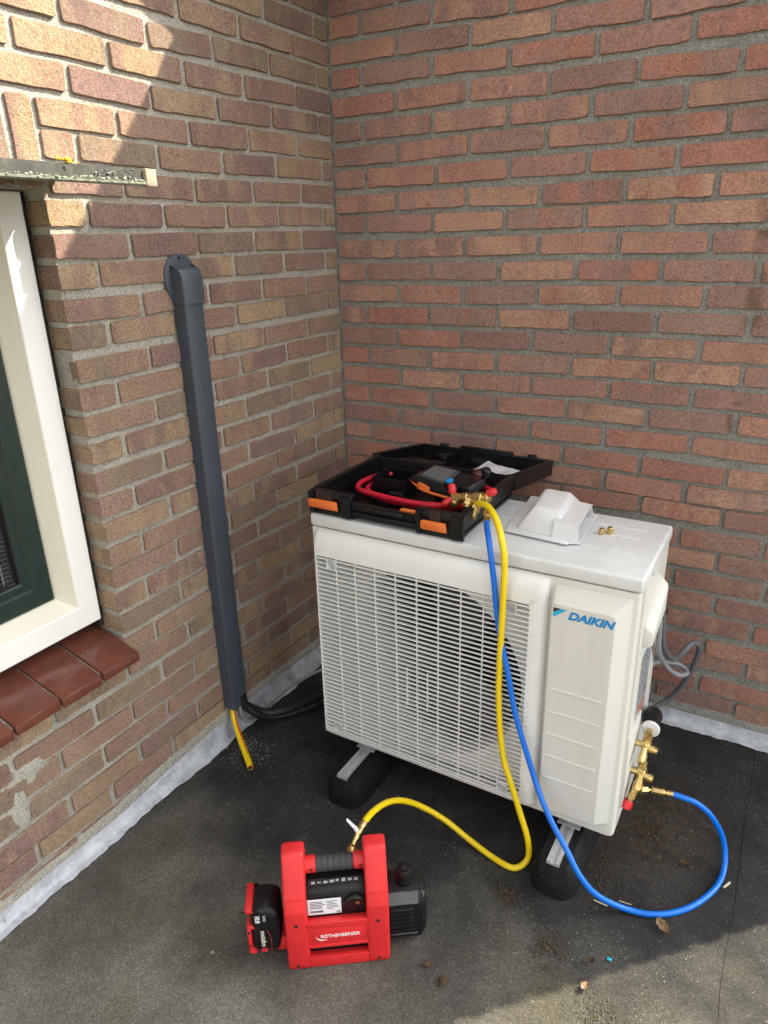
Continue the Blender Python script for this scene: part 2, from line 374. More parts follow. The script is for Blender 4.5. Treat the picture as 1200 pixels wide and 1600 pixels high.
WL = {
2:[(0,0.071,2.006),(1,0.307,2.005),(2,0.538,2.003),(3,0.762,1.993)],
3:[(0.5,0.189,1.938),(1.5,0.425,1.931),(2.5,0.655,1.931)],
4:[(0,0.074,1.873),(1,0.313,1.869),(2,0.545,1.864),(3,0.774,1.86)],
5:[(0.5,0.193,1.803),(1.5,0.427,1.801),(2.5,0.658,1.795),(3.5,0.886,1.795)],
6:[(0,0.065,1.741),(1,0.307,1.738),(2,0.543,1.733),(3,0.776,1.731)],
7:[(0.5,0.188,1.671),(1.5,0.424,1.666),(2.5,0.658,1.662)],
8:[(0,0.071,1.602),(1,0.309,1.602),(2,0.546,1.598),(3,0.78,1.598)],
9:[(0.5,0.198,1.532),(1.5,0.435,1.533),(2.5,0.669,1.532),(3.5,0.898,1.53)],
10:[(0,0.07,1.466),(1,0.3,1.469),(2,0.536,1.468)],
11:[(0.5,0.192,1.393),(1.5,0.416,1.397),(2.5,0.65,1.4),(3.5,0.888,1.392)],
12:[(0,0.076,1.335),(1,0.315,1.334),(2,0.545,1.333)],
13:[(0.5,0.199,1.259),(1.5,0.428,1.258),(2.5,0.654,1.259),(3.5,0.887,1.261)],
14:[(0,0.083,1.193),(1,0.318,1.193),(2,0.545,1.188)],
15:[(0.5,0.196,1.124),(1.5,0.424,1.127),(2.5,0.667,1.127),(3.5,0.89,1.126)],
16:[(0,0.075,1.056),(1,0.304,1.058),(2,0.541,1.055)],
17:[(0.5,0.191,0.982),(1.5,0.428,0.984),(2.5,0.656,0.987)],
18:[(0,0.073,0.925),(1,0.307,0.91),(2,0.544,0.918)],
19:[(0.5,0.187,0.853),(1.5,0.419,0.852),(2.5,0.662,0.85)],
20:[(1,0.309,0.78),(2,0.544,0.784)],
21:[(1.5,0.425,0.726),(2.5,0.661,0.72)],
22:[(1,0.311,0.652),(2,0.538,0.655)],
23:[(1.5,0.431,0.58),(2.5,0.663,0.593)],
24:[(1,0.32,0.515),(2,0.555,0.52)],
25:[(1.5,0.422,0.448),(2.5,0.661,0.459)],
26:[(1,0.32,0.377),(2,0.55,0.384)],
27:[(1.5,0.419,0.317)],
28:[(1,0.316,0.247)],
29:[(1.5,0.416,0.177)],
30:[(1,0.312,0.117)],
}
# ------------------------------------------------------------------ setting: roof surface, ground far below
def sheet(x0, x1, y0, y1, z, n=1):
    mb = MB(); vs = []; fs = []
    for j in range(n+1):
        for i in range(n+1): vs.append((x0+(x1-x0)*i/n, y0+(y1-y0)*j/n, z))
    for j in range(n):
        for i in range(n): fs.append((j*(n+1)+i, j*(n+1)+i+1, (j+1)*(n+1)+i+1, (j+1)*(n+1)+i))
    return mb.add(vs, fs)
single('ground', sheet(-150, 150, -150, 150, -3.2), plain('far_ground', (.12, .12, .09), .95), kind='structure')
single('flat_roof', sheet(-.15, 6, -6, .15, 0), FLOOR, kind='structure')
# overlapping strips of roofing felt: real 3 mm steps along the seams
def felt(poly, name='roofing_strip'):
    mb = MB(); n = len(poly)
    mb.add([(x, y, .0014) for x, y in poly]+[(x, y, -.001) for x, y in poly], [tuple(range(n))]+[(i, (i+1) % n, n+(i+1) % n, n+i) for i in range(n)])
    return single(name, mb, FLOOR, kind='structure', smooth=False)
def wob(x, y0, y1, n, a, sd):
    r = random.Random(sd); return [(x+r.uniform(-a, a), y0+(y1-y0)*i/n) for i in range(n+1)]
felt(wob(1.528, -.03, -5.9, 60, .004, 1)+[(5.9, -5.9), (5.9, -.03)])
felt([(.02, -5.9), (.02, -.03)]+wob(.186, -.03, -5.9, 60, .005, 2))

# ------------------------------------------------------------------ the two brick walls
WALLTOP = 2.46; JAMB = 1.113; WEND = 2.26; LEND = 2.95
SILLZ = .565; HEADZ = 1.825; WIN_END = 2.30
BH = .0530
CACHE = {}
def brick_mesh(length, var, mat, h=BH, deep=False, key=''):
    k = (round(length/.006), round(h/.004), var, mat.name, deep, key)
    if k in CACHE: return CACHE[k]
    L = round(length/.006)*.006; r = random.Random(str(k)); a = L/2; b = h/2
    c = min(.0045, a*.4)
    pts = [(-a+c, -b), (-a*.62, -b), (-a*.35, -b), (0, -b), (a*.3, -b), (a*.66, -b), (a-c, -b), (a, -b+c), (a, 0), (a, b-c), (a-c, b), (a*.5, b), (a*.05, b), (-a*.45, b), (-a+c, b), (-a, b-c), (-a, 0), (-a, -b+c)]
    o = []
    for i, (x, z) in enumerate(pts):
        jz = r.uniform(-.0020, .0014) if i < 7 else r.uniform(-.0009, .0009)
        o.append((x+r.uniform(-.0014, .0014), z+jz))
    back = .016 if not deep else .10
    f = .0062+r.uniform(-.0018, .002)
    tx, tz = r.uniform(-.010, .010), r.uniform(-.02, .02)
    vs = [(x*1.004, back, z*1.004) for x, z in o]+[(x, -f+.0020, z) for x, z in o]
    ins = .0013
    for x, z in o:
        ii = Vector((x, z)); q = Vector((x-math.copysign(min(ins, abs(x)*.5), x), z-math.copysign(min(ins, abs(z)*.5), z)))
        vs.append((q.x+r.uniform(-.0006, .0006), -f+tx*q.x+tz*q.y, q.y+r.uniform(-.0006, .0006)))
    n = 18; fs = []
    for k0 in (0, n):
        for i in range(n): fs.append((k0+i, k0+(i+1) % n, k0+n+(i+1) % n, k0+n+i))
    fs.append(tuple(2*n+i for i in range(n)))
    mb = MB(); mb.add(vs, fs); me = mesh_from('brick', mb, mats=(mat,), smooth=True, ang=12); CACHE[k] = me
    return me

def build_wall(root, rows, tab, side, mat, mortar_boxes, mortar_mat_, soldier=False):
    """side 'R': wall in the plane y=0, u=x ; side 'L': wall in the plane x=0, u=-y"""
    rnd = random.Random(side)
    mb = MB()
    for lo, hi in mortar_boxes: mb.box(lo, hi)
    part('mortar', mb, mortar_mat_, root, smooth=False)
    rest = MB(); count = 0; rl = WORLDLOC[root.name]
    def put(u, z, length, tilt, h=BH, deep=False, vert=False):
        nonlocal count
        if length < .02: return
        me = brick_mesh(length, rnd.randrange(4), mat, h, deep)
        if side == 'R': loc = Vector((u, 0, z)); rot = Matrix.Rotation(0, 4, 'Z') @ Matrix.Rotation(-tilt, 4, 'Y')
        else: loc = Vector((0, -u, z)); rot = Matrix.Rotation(PI/2, 4, 'Z') @ Matrix.Rotation(tilt, 4, 'Y')
        flip = Matrix.Identity(4)
        if deep and side == 'L': pass
        x, y = px(loc)
        vis = any(-25 < px(q)[0] < 1225 and -25 < px(q)[1] < 1625 for q in [loc, loc+(Vector((length/2, 0, 0)) if side == 'R' else Vector((0, length/2, 0))), loc-(Vector((length/2, 0, 0)) if side == 'R' else Vector((0, length/2, 0)))])
        if vis and count < 298:
            o = bpy.data.objects.new('brick', me); COL.objects.link(o); o.parent = root; o.matrix_local = Matrix.Translation(loc-rl) @ rot; count += 1
        else:
            Mx = Matrix.Translation(loc) @ rot
            rest.add([Mx @ v.co for v in me.vertices], [tuple(p.vertices) for p in me.polygons])
    for i, z0, u0, pitch, spans in rows:
        js = {k: (u, z) for k, u, z in tab.get(i, [])}
        dz = (sum(z for u, z in js.values())/len(js)-z0) if js else rnd.uniform(-.002, .002)
        k = 0 if i % 2 == 0 else .5
        J = [(0.004 if side == 'R' else 0.002, None)]; kk = k-1 if (u0+pitch*(k-1)) > .02 else k
        while u0+pitch*kk < 3.2:
            if kk in js: J.append(js[kk])
            else: J.append((u0+pitch*kk+rnd.uniform(-.005, .005), z0+dz+rnd.uniform(-.0015, .0015)))
            kk += 1
        for a, b in spans:
            for q in range(len(J)-1):
                ua, za = J[q]; ub, zb = J[q+1]
                if za is None: za = zb
                jw = .0076+rnd.uniform(-.0016, .0016)
                lo = ua+jw; hi = ub-jw
                if q == 0: lo = ua+(.010 if side == 'R' else .007)
                l2 = max(lo, a); h2 = min(hi, b)
                if h2-l2 < .028: continue
                edge = (side == 'L' and (abs(h2-JAMB) < .002 or abs(l2-WIN_END) < .002)) or (side == 'R' and h2 > WEND-.002)
                t = (zb-za)/(ub-ua) if q else 0
                put((l2+h2)/2, (za+zb)/2, h2-l2, t+rnd.uniform(-.004, .004), BH*rnd.choice((.97, 1, 1, 1.03)), edge)
    if soldier:
        u = 1.105; k = 0
        while u < 2.42:
            w = .056+rnd.uniform(-.002, .002)
            put(u+w/2, 1.738, w, rnd.uniform(-.01, .01), .172, False); u += w+.0125; k += 1
    if rest.f: part('brick', rest, mat, root, kind='stuff', ang=12)

WRt = {k: v for k, v in WR.items()}; WLt = {k: v for k, v in WL.items()}
wr = thing('brick_wall', 'red brick wall with grey joints running behind the outdoor unit', 'wall', (1.1, .05, 0))
rowsR = []
for i in range(-9, 31):
    z = 2.1342-.0702*i
    if z < .02: continue
    rowsR.append((i, z, .1274, .2398, [(0.0, WEND)]))
build_wall(wr, rowsR, WRt, 'R', BR_R, [((-.12, .0015, -.02), (WEND-.004, .12, WALLTOP))], MO_R)
wl = thing('brick_wall', 'buff and purple brick wall with the window and the grey duct', 'wall', (-.06, -1.4, 0))
rowsL = []
for i in range(-9, 32):
    z = 2.1361-.0674*i
    if i > 27: z = .2475-.0665*(i-28)
    sp = [(0, LEND)]
    if .48 < z < 1.63: sp = [(0, JAMB), (WIN_END, LEND)]
    elif 1.63 <= z < 1.84: sp = [(0, 1.092), (2.42, LEND)]
    rowsL.append((i, z, .0779, .2318, sp))
XB = -.12
build_wall(wl, rowsL, WLt, 'L', BR_L, [((XB, -JAMB+.004, -.02), (-.0008, .0010, WALLTOP)), ((XB, -WIN_END-.004, 1.648), (-.0008, -JAMB+.004, WALLTOP)),
    ((XB, -WIN_END-.004, -.02), (-.0008, -JAMB+.004, .520)), ((XB, -LEND, -.02), (-.0008, -WIN_END-.004, WALLTOP))], MO_L, soldier=True)
# mortar smear below the window sill
def smear(outline, u0, z0, name='mortar_smear'):
    mb = MB(); n = len(outline); c = Vector((.0045, -u0, z0)); rr = random.Random(5); rings = 4; vs = [(.0092, -u0, z0)]
    for j in range(1, rings+1):
        f = j/rings
        for du, dz in outline: vs.append((.0070*(1-f**3)+.0020+.0012*noise.noise(Vector((du*f*60, dz*f*60, 3.3))), -(u0+du*f), z0+dz*f))
    fs = [(0, 1+i, 1+(i+1) % n) for i in range(n)]
    for j in range(rings-1):
        for i in range(n): fs.append((1+j*n+i, 1+j*n+(i+1) % n, 1+(j+1)*n+(i+1) % n, 1+(j+1)*n+i))
    mb.add(vs, fs); part(name, mb, MO_L, wl, 'pale mortar smeared over the bricks below the window sill')
def blob(a, b, sd, n=60): return [((1+.30*noise.noise(Vector((1.6*math.cos(t), 1.6*math.sin(t), sd)))+.10*noise.noise(Vector((6*math.cos(t), 6*math.sin(t), sd))))*a*math.cos(t), (1+.30*noise.noise(Vector((1.6*math.cos(t), 1.6*math.sin(t), sd)))+.10*noise.noise(Vector((6*math.cos(t), 6*math.sin(t), sd))))*b*math.sin(t)) for t in [2*PI*i/n for i in range(n)]]
smear(blob(.050, .040, 1.3), 1.432, .345); smear(blob(.030, .080, 4.4), 1.475, .275)

# roof edge of the left-hand house above the picture: verge board that shades the top of the wall
vg = thing('roof_verge', 'sloping roof verge above the left brick wall', 'roof edge', (.15, -1.3, 2.3))
mb = MB(); e = .30
def vz(y): return 2.365-.5*(y+.366)
for a, b in ((-.14, -2.9),):
    mb.add([(XB, a, vz(a)+.005), (e, a, vz(a)), (e, b, vz(b)), (XB, b, vz(b)+.005), (XB, a, vz(a)+.10), (e, a, vz(a)+.10), (e, b, vz(b)+.10), (XB, b, vz(b)+.10)],
           [(0, 1, 2, 3), (7, 6, 5, 4), (0, 4, 5, 1), (1, 5, 6, 2), (2, 6, 7, 3), (3, 7, 4, 0)])
part('verge_soffit', mb, WHITE, vg, smooth=False)
mb = MB()
for k in range(9):
    y0 = -.24-k*.3; y1 = y0-.32
    mb.add([(XB, y0, vz(y0)+.11), (e+.03, y0, vz(y0)+.11), (e+.03, y1, vz(y1)+.135), (XB, y1, vz(y1)+.135), (XB, y0, vz(y0)+.13), (e+.03, y0, vz(y0)+.13), (e+.03, y1, vz(y1)+.155), (XB, y1, vz(y1)+.155)],
           [(0, 1, 2, 3), (7, 6, 5, 4), (0, 4, 5, 1), (1, 5, 6, 2), (2, 6, 7, 3), (3, 7, 4, 0)])
part('roof_tile', mb, plain('roof_tile_clay', (.12, .06, .045), .8), vg, smooth=False)

# eave over the red wall, also above the picture: its lower edge draws the long shadow across the scene
ev = thing('roof_eave', 'boxed roof eave above the red brick wall', 'roof edge', (1.05, 0, 2.5))
EY = -.22; EZ = 2.79+1.178*EY-.08
mb = MB(); mb.box((-.12, EY+.002, EZ), (WEND, .16, EZ+.02)); part('eave_soffit', mb, WHITE, ev, smooth=False)
mb = MB(); mb.box((-.12, EY-.0, EZ+.0205), (WEND, EY+.02, EZ+.08)); part('fascia', mb, WHITE, ev, smooth=False)

# ------------------------------------------------------------------ lead flashing along both walls
def flashing(side, u0, u1, name, label, joint=None, tops=None):
    rnd = random.Random(name+side); mb = MB(); vs = []; fs = []; N = int((u1-u0)/.012); m = 7
    for i in range(N+1):
        u = u0+(u1-u0)*i/N
        nz = noise.noise(Vector((u*5.0, 3.1 if side == 'L' else 9.7, 0))); n2 = noise.noise(Vector((u*17.0, 1.7, 4.0))); n3 = noise.noise(Vector((u*3.1, 7.7, 2.0)))
        top = tops(u)*.86+.008*nz+.003*n2
        n4 = noise.noise(Vector((u*42.0, 8.7, 6.0))); out = .029+.010*n3+.007*n2+.003*n4; foot = out+.012+.007*nz+.003*n4
        prof = [(.0055, top), (.0085, top-.002), (.010+.004*n2+.0015*n4, top*.75), (.016+.005*nz+.003*n4, top*.45), (out*.8, top*.2), (out, .009), (foot, .0052)]
        for a, z in prof: vs.append((a, -u, z) if side == 'L' else (u, -a, z))
    for i in range(N):
        for j in range(m-1): fs.append((i*m+j, i*m+j+1, (i+1)*m+j+1, (i+1)*m+j))
    mb.add(vs, fs); mb2 = MB()
    return single(name, mb, LEAD, label, 'flashing', ang=60)
flashing('L', 1.262, 2.9, 'lead_flashing', 'pale lead flashing strip along the buff wall nearest the camera, left of the lap joint', tops=lambda u: .060)
flashing('L', .012, 1.275, 'lead_flashing', 'pale lead flashing strip along the foot of the buff wall below the duct', tops=lambda u: .050+.034*math.sin(min(1, max(0, (u-.1)/1.1))*PI)**.8)
flashing('R', .03, 2.25, 'lead_flashing', 'blue-grey lead flashing strip along the foot of the red wall', tops=lambda u: .058)
def fillet(side, u0, u1, tops, root, name='mortar_fillet'):
    mb = MB(); vs = []; fs = []; N = int((u1-u0)/.015)
    for i in range(N+1):
        u = u0+(u1-u0)*i/N; n2 = noise.noise(Vector((u*21.0, 5.7, 4.0))); n1 = noise.noise(Vector((u*6.0, 2.7, 1.0))); t = tops(u)
        for a, z in [(.0035, t+.022+.008*n1+.005*n2), (.0095+.002*n2, t+.012+.006*n1), (.0105, t-.012)]: vs.append((a, -u, z) if side == 'L' else (u, -a, z))
    for i in range(N):
        for j in range(2): fs.append((i*3+j, i*3+j+1, (i+1)*3+j+1, (i+1)*3+j))
    mb.add(vs, fs); part(name, mb, MO_L if side == 'L' else MO_R, root)
fillet('L', .02, 2.9, lambda u: .055+.030*math.sin(min(1, max(0, (u-.1)/1.1))*PI)**.8, wl)
fillet('R', .02, 2.24, lambda u: .060, wr)

# ------------------------------------------------------------------ window, sill, canopy
win = thing('window', 'white framed window with dark green sash at the left edge', 'window', (-.06, -1.7, .60))
yo, y1 = -1.128, -WIN_END+.012; zb, zt = .602, 1.645
def ring(mb, levels):
    """levels: list of (x, inset) rectangular loops -> bridged frame"""
    vs = []; fs = []
    for x, ins in levels: vs += [(x, yo-ins, zb+ins), (x, yo-ins, zt-ins), (x, y1+ins, zt-ins), (x, y1+ins, zb+ins)]
    for k in range(len(levels)-1):
        for i in range(4): fs.append((k*4+i, k*4+(i+1) % 4, k*4+4+(i+1) % 4, k*4+4+i))
    mb.add(vs, fs)
mb = MB(); ring(mb, [(-.119, 0), (-.053, 0), (-.05, .003), (-.05, .058), (-.052, .061)]); fr = part('outer_frame', mb, WHITE, win, ang=25)
mb = MB(); ring(mb, [(-.0515, .0605), (-.102, .088), (-.112, .088)]); part('bevelled_reveal', mb, IVORY, win, ang=25)
mb = MB(); ring(mb, [(-.115, .0885), (-.097, .0905), (-.095, .094), (-.097, .135), (-.104, .140), (-.104, .158), (-.110, .163), (-.118, .163)]); sash = part('sash', mb, GREEN, win, ang=25)
mb = MB(); ring(mb, [(-.1185, .160), (-.1075, .1635), (-.1075, .1665), (-.1185, .168)]); part('glazing_gasket', mb, BLACKP, sash)
ins = .160
mb = MB(); mb.box((-.120, y1+ins, zb+ins), (-.116, yo-ins, zt-ins)); part('pane', mb, GLASS, sash, smooth=False)
bl = MB(); bl.box((-.155, y1+ins, zt-ins-.03), (-.13, yo-ins-.004, zt-ins)); blind = part('blind', bl, PAPERW, win)
BLM = plain('blind_slat', (.16, .165, .19), .4)
z = zb+ins+.004; sl = MB()
while z < zt-ins-.03:
    sl.add([(-.152, y1+ins+.004, z), (-.132, y1+ins+.004, z+.006), (-.132, yo-ins-.006, z+.006), (-.152, yo-ins-.006, z), (-.152, y1+ins+.004, z+.0008), (-.132, y1+ins+.004, z+.0068), (-.132, yo-ins-.006, z+.0068), (-.152, yo-ins-.006, z+.0008)],
           [(0, 1, 2, 3), (7, 6, 5, 4), (0, 4, 5, 1), (1, 5, 6, 2), (2, 6, 7, 3), (3, 7, 4, 0)]); z += .0115
part('blind_slat', sl, BLM, blind, kind='stuff')
for yy in (yo-ins-.03,):
    mb = MB(); mb.tube([(-.130, yy, zb+ins+.005), (-.130, yy, zt-ins-.03)], .0008, 6, 1); part('blind_cord', mb, WHITEP, blind)
mb = MB(); mb.box((-.32, y1+.05, zb+.05), (-.31, yo-.05, zt-.05)); part('dark_room_backing', mb, DARKIN, win)
mb = MB(); mb.box((-.118, yo+.0005, zb-.03), (-.066, -JAMB+.0035, zt)); mb.box((-.118, y1, zb-.045), (-.100, yo, zb-.0005)); part('sealant', mb, SEAL, win)

sill = thing('window_sill', 'sill of glazed red-brown tiles under the white window', 'sill', (0, -1.7, .52))
y = -1.117; k = 0
while y > -2.35:
    w = .1145; y2 = y-w; r = random.Random(k)
    zo, zi = .526+r.uniform(-.002, .002), .574+r.uniform(-.002, .002)
    mb = MB(); mb.hull([(.064, y, zo), (.064, y2, zo), (-.115, y2, zi), (-.115, y, zi), (.064, y, zo-.026), (.064, y2, zo-.026), (-.115, y2, zi-.02), (-.115, y, zi-.02)], .003, 2)
    part('sill_tile', mb, TILE, sill); y = y2-.0060; k += 1
mb = MB(); mb.hull([(.050, -1.122, .5225), (.050, -2.36, .5225), (-.113, -2.36, .566), (-.113, -1.122, .566), (.050, -1.122, .503), (.050, -2.36, .503), (-.113, -2.36, .545), (-.113, -1.122, .545)])
part('sill_joint_mortar', mb, MO_L, sill)

can = thing('window_canopy', 'weathered flat canopy edge with lichen above the window', 'canopy', (.15, -1.7, 1.63))
CY = -1.072; CE = -2.75
mb = MB(); mb.hull([(.0095, CE, 1.674), (.0095, CY, 1.674), (.285, CE, 1.650), (.285, CY, 1.650), (.0095, CE, 1.690), (.0095, CY, 1.690), (.285, CE, 1.6665), (.285, CY, 1.6665)]); part('canopy_deck', mb, BITUM, can, smooth=False)
mb = MB()
mb.prism([(.285, 1.646), (.296, 1.6465), (.296, 1.667), (.291, 1.669), (.285, 1.667)], CE, CY-.028, 1)
ed = part('edge_trim', mb, ALU, can, smooth=False)
mb = MB(); mb.prism([(.285, 1.639), (.300, 1.638), (.3035, 1.641), (.3035, 1.6445), (.2965, 1.6463), (.285, 1.6458)], CE, CY-.028, 1); part('drip_lip', mb, plain('weathered_lip', (.17, .18, .135), .85, var=.5, vscale=45, bump=.5, bscale=150, dirt=.1, dirtcol=(.05, .05, .04)), can, smooth=False)
mb = MB(); mb.box((.284, CY-.027, 1.638), (.304, CY, 1.6695), bev=.002); part('end_cap', mb, WOOD, can)
def clumps(n, f, smin, smax, seed):
    r = random.Random(seed); mb = MB()
    for _ in range(n):
        c = Vector(f(r)); s = r.uniform(smin, smax)
        bm = bmesh.new(); bmesh.ops.create_icosphere(bm, subdivisions=1, radius=s)
        sc = Vector((r.uniform(.7, 1.4), r.uniform(.7, 1.6), r.uniform(.4, .9)))
        for v in bm.verts: v.co = Vector((v.co.x*sc.x, v.co.y*sc.y, v.co.z*sc.z))*r.uniform(.75, 1.25)
        mb.bm(bm, None, c)
    return mb
part('lichen', clumps(210, lambda r: (.3025+r.uniform(-.003, .002), -1.10-abs(r.gauss(0, .16)), 1.6455+r.uniform(-.004, .004)), .0008, .0026, 1), LICHEN, can, kind='stuff')
part('orange_lichen', clumps(26, lambda r: (.290+r.gauss(0, .003), -1.262+r.gauss(0, .008), 1.670+r.uniform(0, .006)), .002, .0045, 2), LICHENY, can, kind='stuff')
part('cobweb_dust', clumps(40, lambda r: (.297+r.uniform(-.001, .002), -1.12-abs(r.gauss(0, .06)), 1.655+r.uniform(-.004, .012)), .0006, .0022, 3), GRITM, can, kind='stuff')
pass
# ------------------------------------------------------------------ wall duct, pipes at its foot
du = thing('wall_duct', 'dark grey plastic pipe duct running up the buff brick wall', 'duct', (.03, -.75, .11))
def duct_profile(w0, w1, d, r=.007, back=.0065):
    P = [(back, w1), (d-r, w1)]
    for k in range(1, 5): a = PI/2*k/4; P.append((d-r+r*math.sin(a), w1-r+r*math.cos(a)))
    for k in range(1, 5): a = PI/2*k/4; P.append((d-r+r*math.cos(a), w0+r-r*math.sin(a)))
    P += [(back, w0)]
    return P
mb = MB(); mb.prism(duct_profile(-.784, -.716, .047), .112, 1.392, 2); mb2 = part('duct_cover', mb, DUCT, du, ang=40)
mb = MB(); mb.box((.0065, -.7855, .114), (.0115, -.7145, 1.39)); part('duct_base', mb, DUCT, du)
mb = MB(); N = 10; prof = duct_profile(-.788, -.712, .052); n = len(prof); vs = []; fs = []
secs = [(0, 1.384, 1.0), (0, 1.43, 1.0)]
for zz, dd in [(1.384, 1.0), (1.43, 1.0), (1.447, .985), (1.460, .93), (1.469, .80), (1.473, .60), (1.474, .15)]:
    for x, y in prof: vs.append((.0065+(x-.0065)*dd, y, zz+(.010*(1-(x/.052)) if zz > 1.44 else 0)))
L7 = 7
for k in range(L7-1):
    for i in range(n): fs.append((k*n+i, k*n+(i+1) % n, (k+1)*n+(i+1) % n, (k+1)*n+i))
fs.append(tuple(range(n))[::-1]); fs.append(tuple((L7-1)*n+i for i in range(n)))
mb.add(vs, fs); el = part('wall_inlet_elbow', mb, DUCT, du, ang=50)
pl = []
for k in range(19): a = PI*k/18; pl.append((-.752-.056*math.cos(a), 1.452+.056*math.sin(a)))
pl += [(-.700, 1.425), (-.712, 1.392), (-.790, 1.392), (-.806, 1.425)]
mb = MB(); mb.prism(pl, .006, .011, 0, bev=.001); part('flange_plate', mb, DUCT, el)
mb = MB(); mb.lathe((.010, -.752, 1.497), (.013, -.752, 1.497), [(0, .004), (.002, .004)], 8); part('screw', mb, BLACKP, el)

ip = MB(); ip.tube([(.030, -.735, .145), (.034, -.728, .10), (.052, -.70, .064), (.085, -.675, .046), (.13, -.62, .040), (.17, -.53, .038), (.215, -.42, .038), (.30, -.33, .04), (.42, -.30, .04)], lambda t: .0165+.0009*math.sin(t*230), 14, 12)
ins_ = single('insulated_pipe', ip, plain('black_foam_insulation', (.010, .010, .011), .5, bump=.5, bscale=90), 'black insulated pipe bending from the duct foot behind the unit', 'pipe', ang=60)
p2 = MB(); p2.tube([(.048, -.74, .145), (.052, -.733, .10), (.075, -.71, .062), (.105, -.665, .030), (.15, -.60, .024), (.19, -.53, .022), (.235, -.43, .022), (.33, -.35, .024), (.45, -.32, .024)], .0125, 12, 10)
single('insulated_pipe', p2, plain('black_foam_thin', (.014, .014, .016), .4, bump=.5, bscale=120), 'thinner black insulated pipe in front of the thick one at the duct foot', 'pipe', ang=60)
dh = thing('drain_hose', 'yellow drain hose with a red stripe hanging below the duct', 'hose', (.1, -.81, 0))
DP = [(.020, -.765, .15), (.024, -.768, .11), (.045, -.785, .072), (.085, -.812, .045), (.13, -.842, .026), (.165, -.866, .017), (.185, -.881, .0145)]
mb = MB(); mb.tube(DP, .0098, 14, 8, cap=False); mb.tube(DP, .0072, 14, 8, cap=False); part('hose_body', mb, YELH, dh)
mb = MB(); mb.tube([Vector(p)+Vector((.0080, -.0013, .0042)) for p in DP], .0034, 6, 8); part('red_stripe', mb, plain('stripe_red', (.50, .03, .015), .4), dh)
mb = MB(); mb.tube([DP[-1], Vector(DP[-1])+Vector((-.012, .009, .0015))], .0071, 12, 1); part('bore', mb, DARKIN, dh)
gc = MB(); gc.tube([(.035, -.745, .14), (.033, -.735, .05), (.040, -.69, .016), (.028, -.60, .010), (.030, -.50, .008), (.040, -.41, .007), (.065, -.33, .0065), (.12, -.27, .0065), (.3, -.22, .0065)], .0062, 10, 8)
single('floor_cable', gc, CABLE, 'thin grey cable lying along the flashing from the duct foot', 'cable')

# ------------------------------------------------------------------ outdoor unit
UX0, UX1, UY0, UY1, UZ0, UZ1 = .366, 1.238, -.724, -.385, .115, .838
un = thing('outdoor_unit', 'ivory air-conditioner outdoor unit standing on two black rubber feet', 'air conditioner', (.80, -.55, UZ0))
def shell(mb, x0, x1, y0, y1, z0, z1, open_front=None):
    t = .012
    mb.box((x0, y1-t, z0), (x1, y1, z1)); mb.box((x0, y0+.02, z0), (x0+t, y1-t-.0005, z1)); mb.box((x0+t, y0+.02, z0), (x1-t, y1-t-.0005, z0+t))
mb = MB()                                               # right-hand compartment is solid, the left one hollow behind the grille
mb.prism([(1.036, UY0), (UX1-.014, UY0), (UX1-.004, UY0+.004), (UX1, UY0+.014), (UX1, UY1), (1.036, UY1)], UZ0, .800, 2)
shell(mb, UX0, 1.0355, UY0, UY1, UZ0, .800)
mb.box((UX0+.0003, UY0, .7862), (1.0355, UY0+.0195, .7995))       # strips of the front panel round the grille
mb.box((UX0+.0003, UY0, UZ0), (1.0355, UY0+.0195, .139))
mb.box((UX0, UY0+.0003, .1392), (.386, UY0+.0197, .786))
part('casing', mb, CREAM, un, ang=30)
mb = MB(); e = .0045
mb.hull([(UX0-e, UY0-e, .8025), (UX1+e, UY0-e, .8025), (UX1+e, UY1+e, .8025), (UX0-e, UY1+e, .8025), (UX0-e, UY0-e, UZ1), (UX1+e, UY0-e, UZ1), (UX1+e, UY1+e, UZ1), (UX0-e, UY1+e, UZ1)], .008, 4)
top = part('top_panel', mb, TOPP, un, ang=30)
mb = MB()
for yy in (-.655, -.60, -.51, -.45): mb.box((.42, yy-.003, UZ1-.001), (1.19, yy+.003, UZ1+.0012), bev=.001)
part('pressed_ridge', mb, TOPP, top)
for yy in (-.63, -.46):
    mb = MB(); mb.lathe((UX1+e-.001, yy, .812), (UX1+e+.004, yy, .812), [(0, .0055), (.003, .0055), (.0042, .004)], 10); part('screw', mb, STEEL, top)
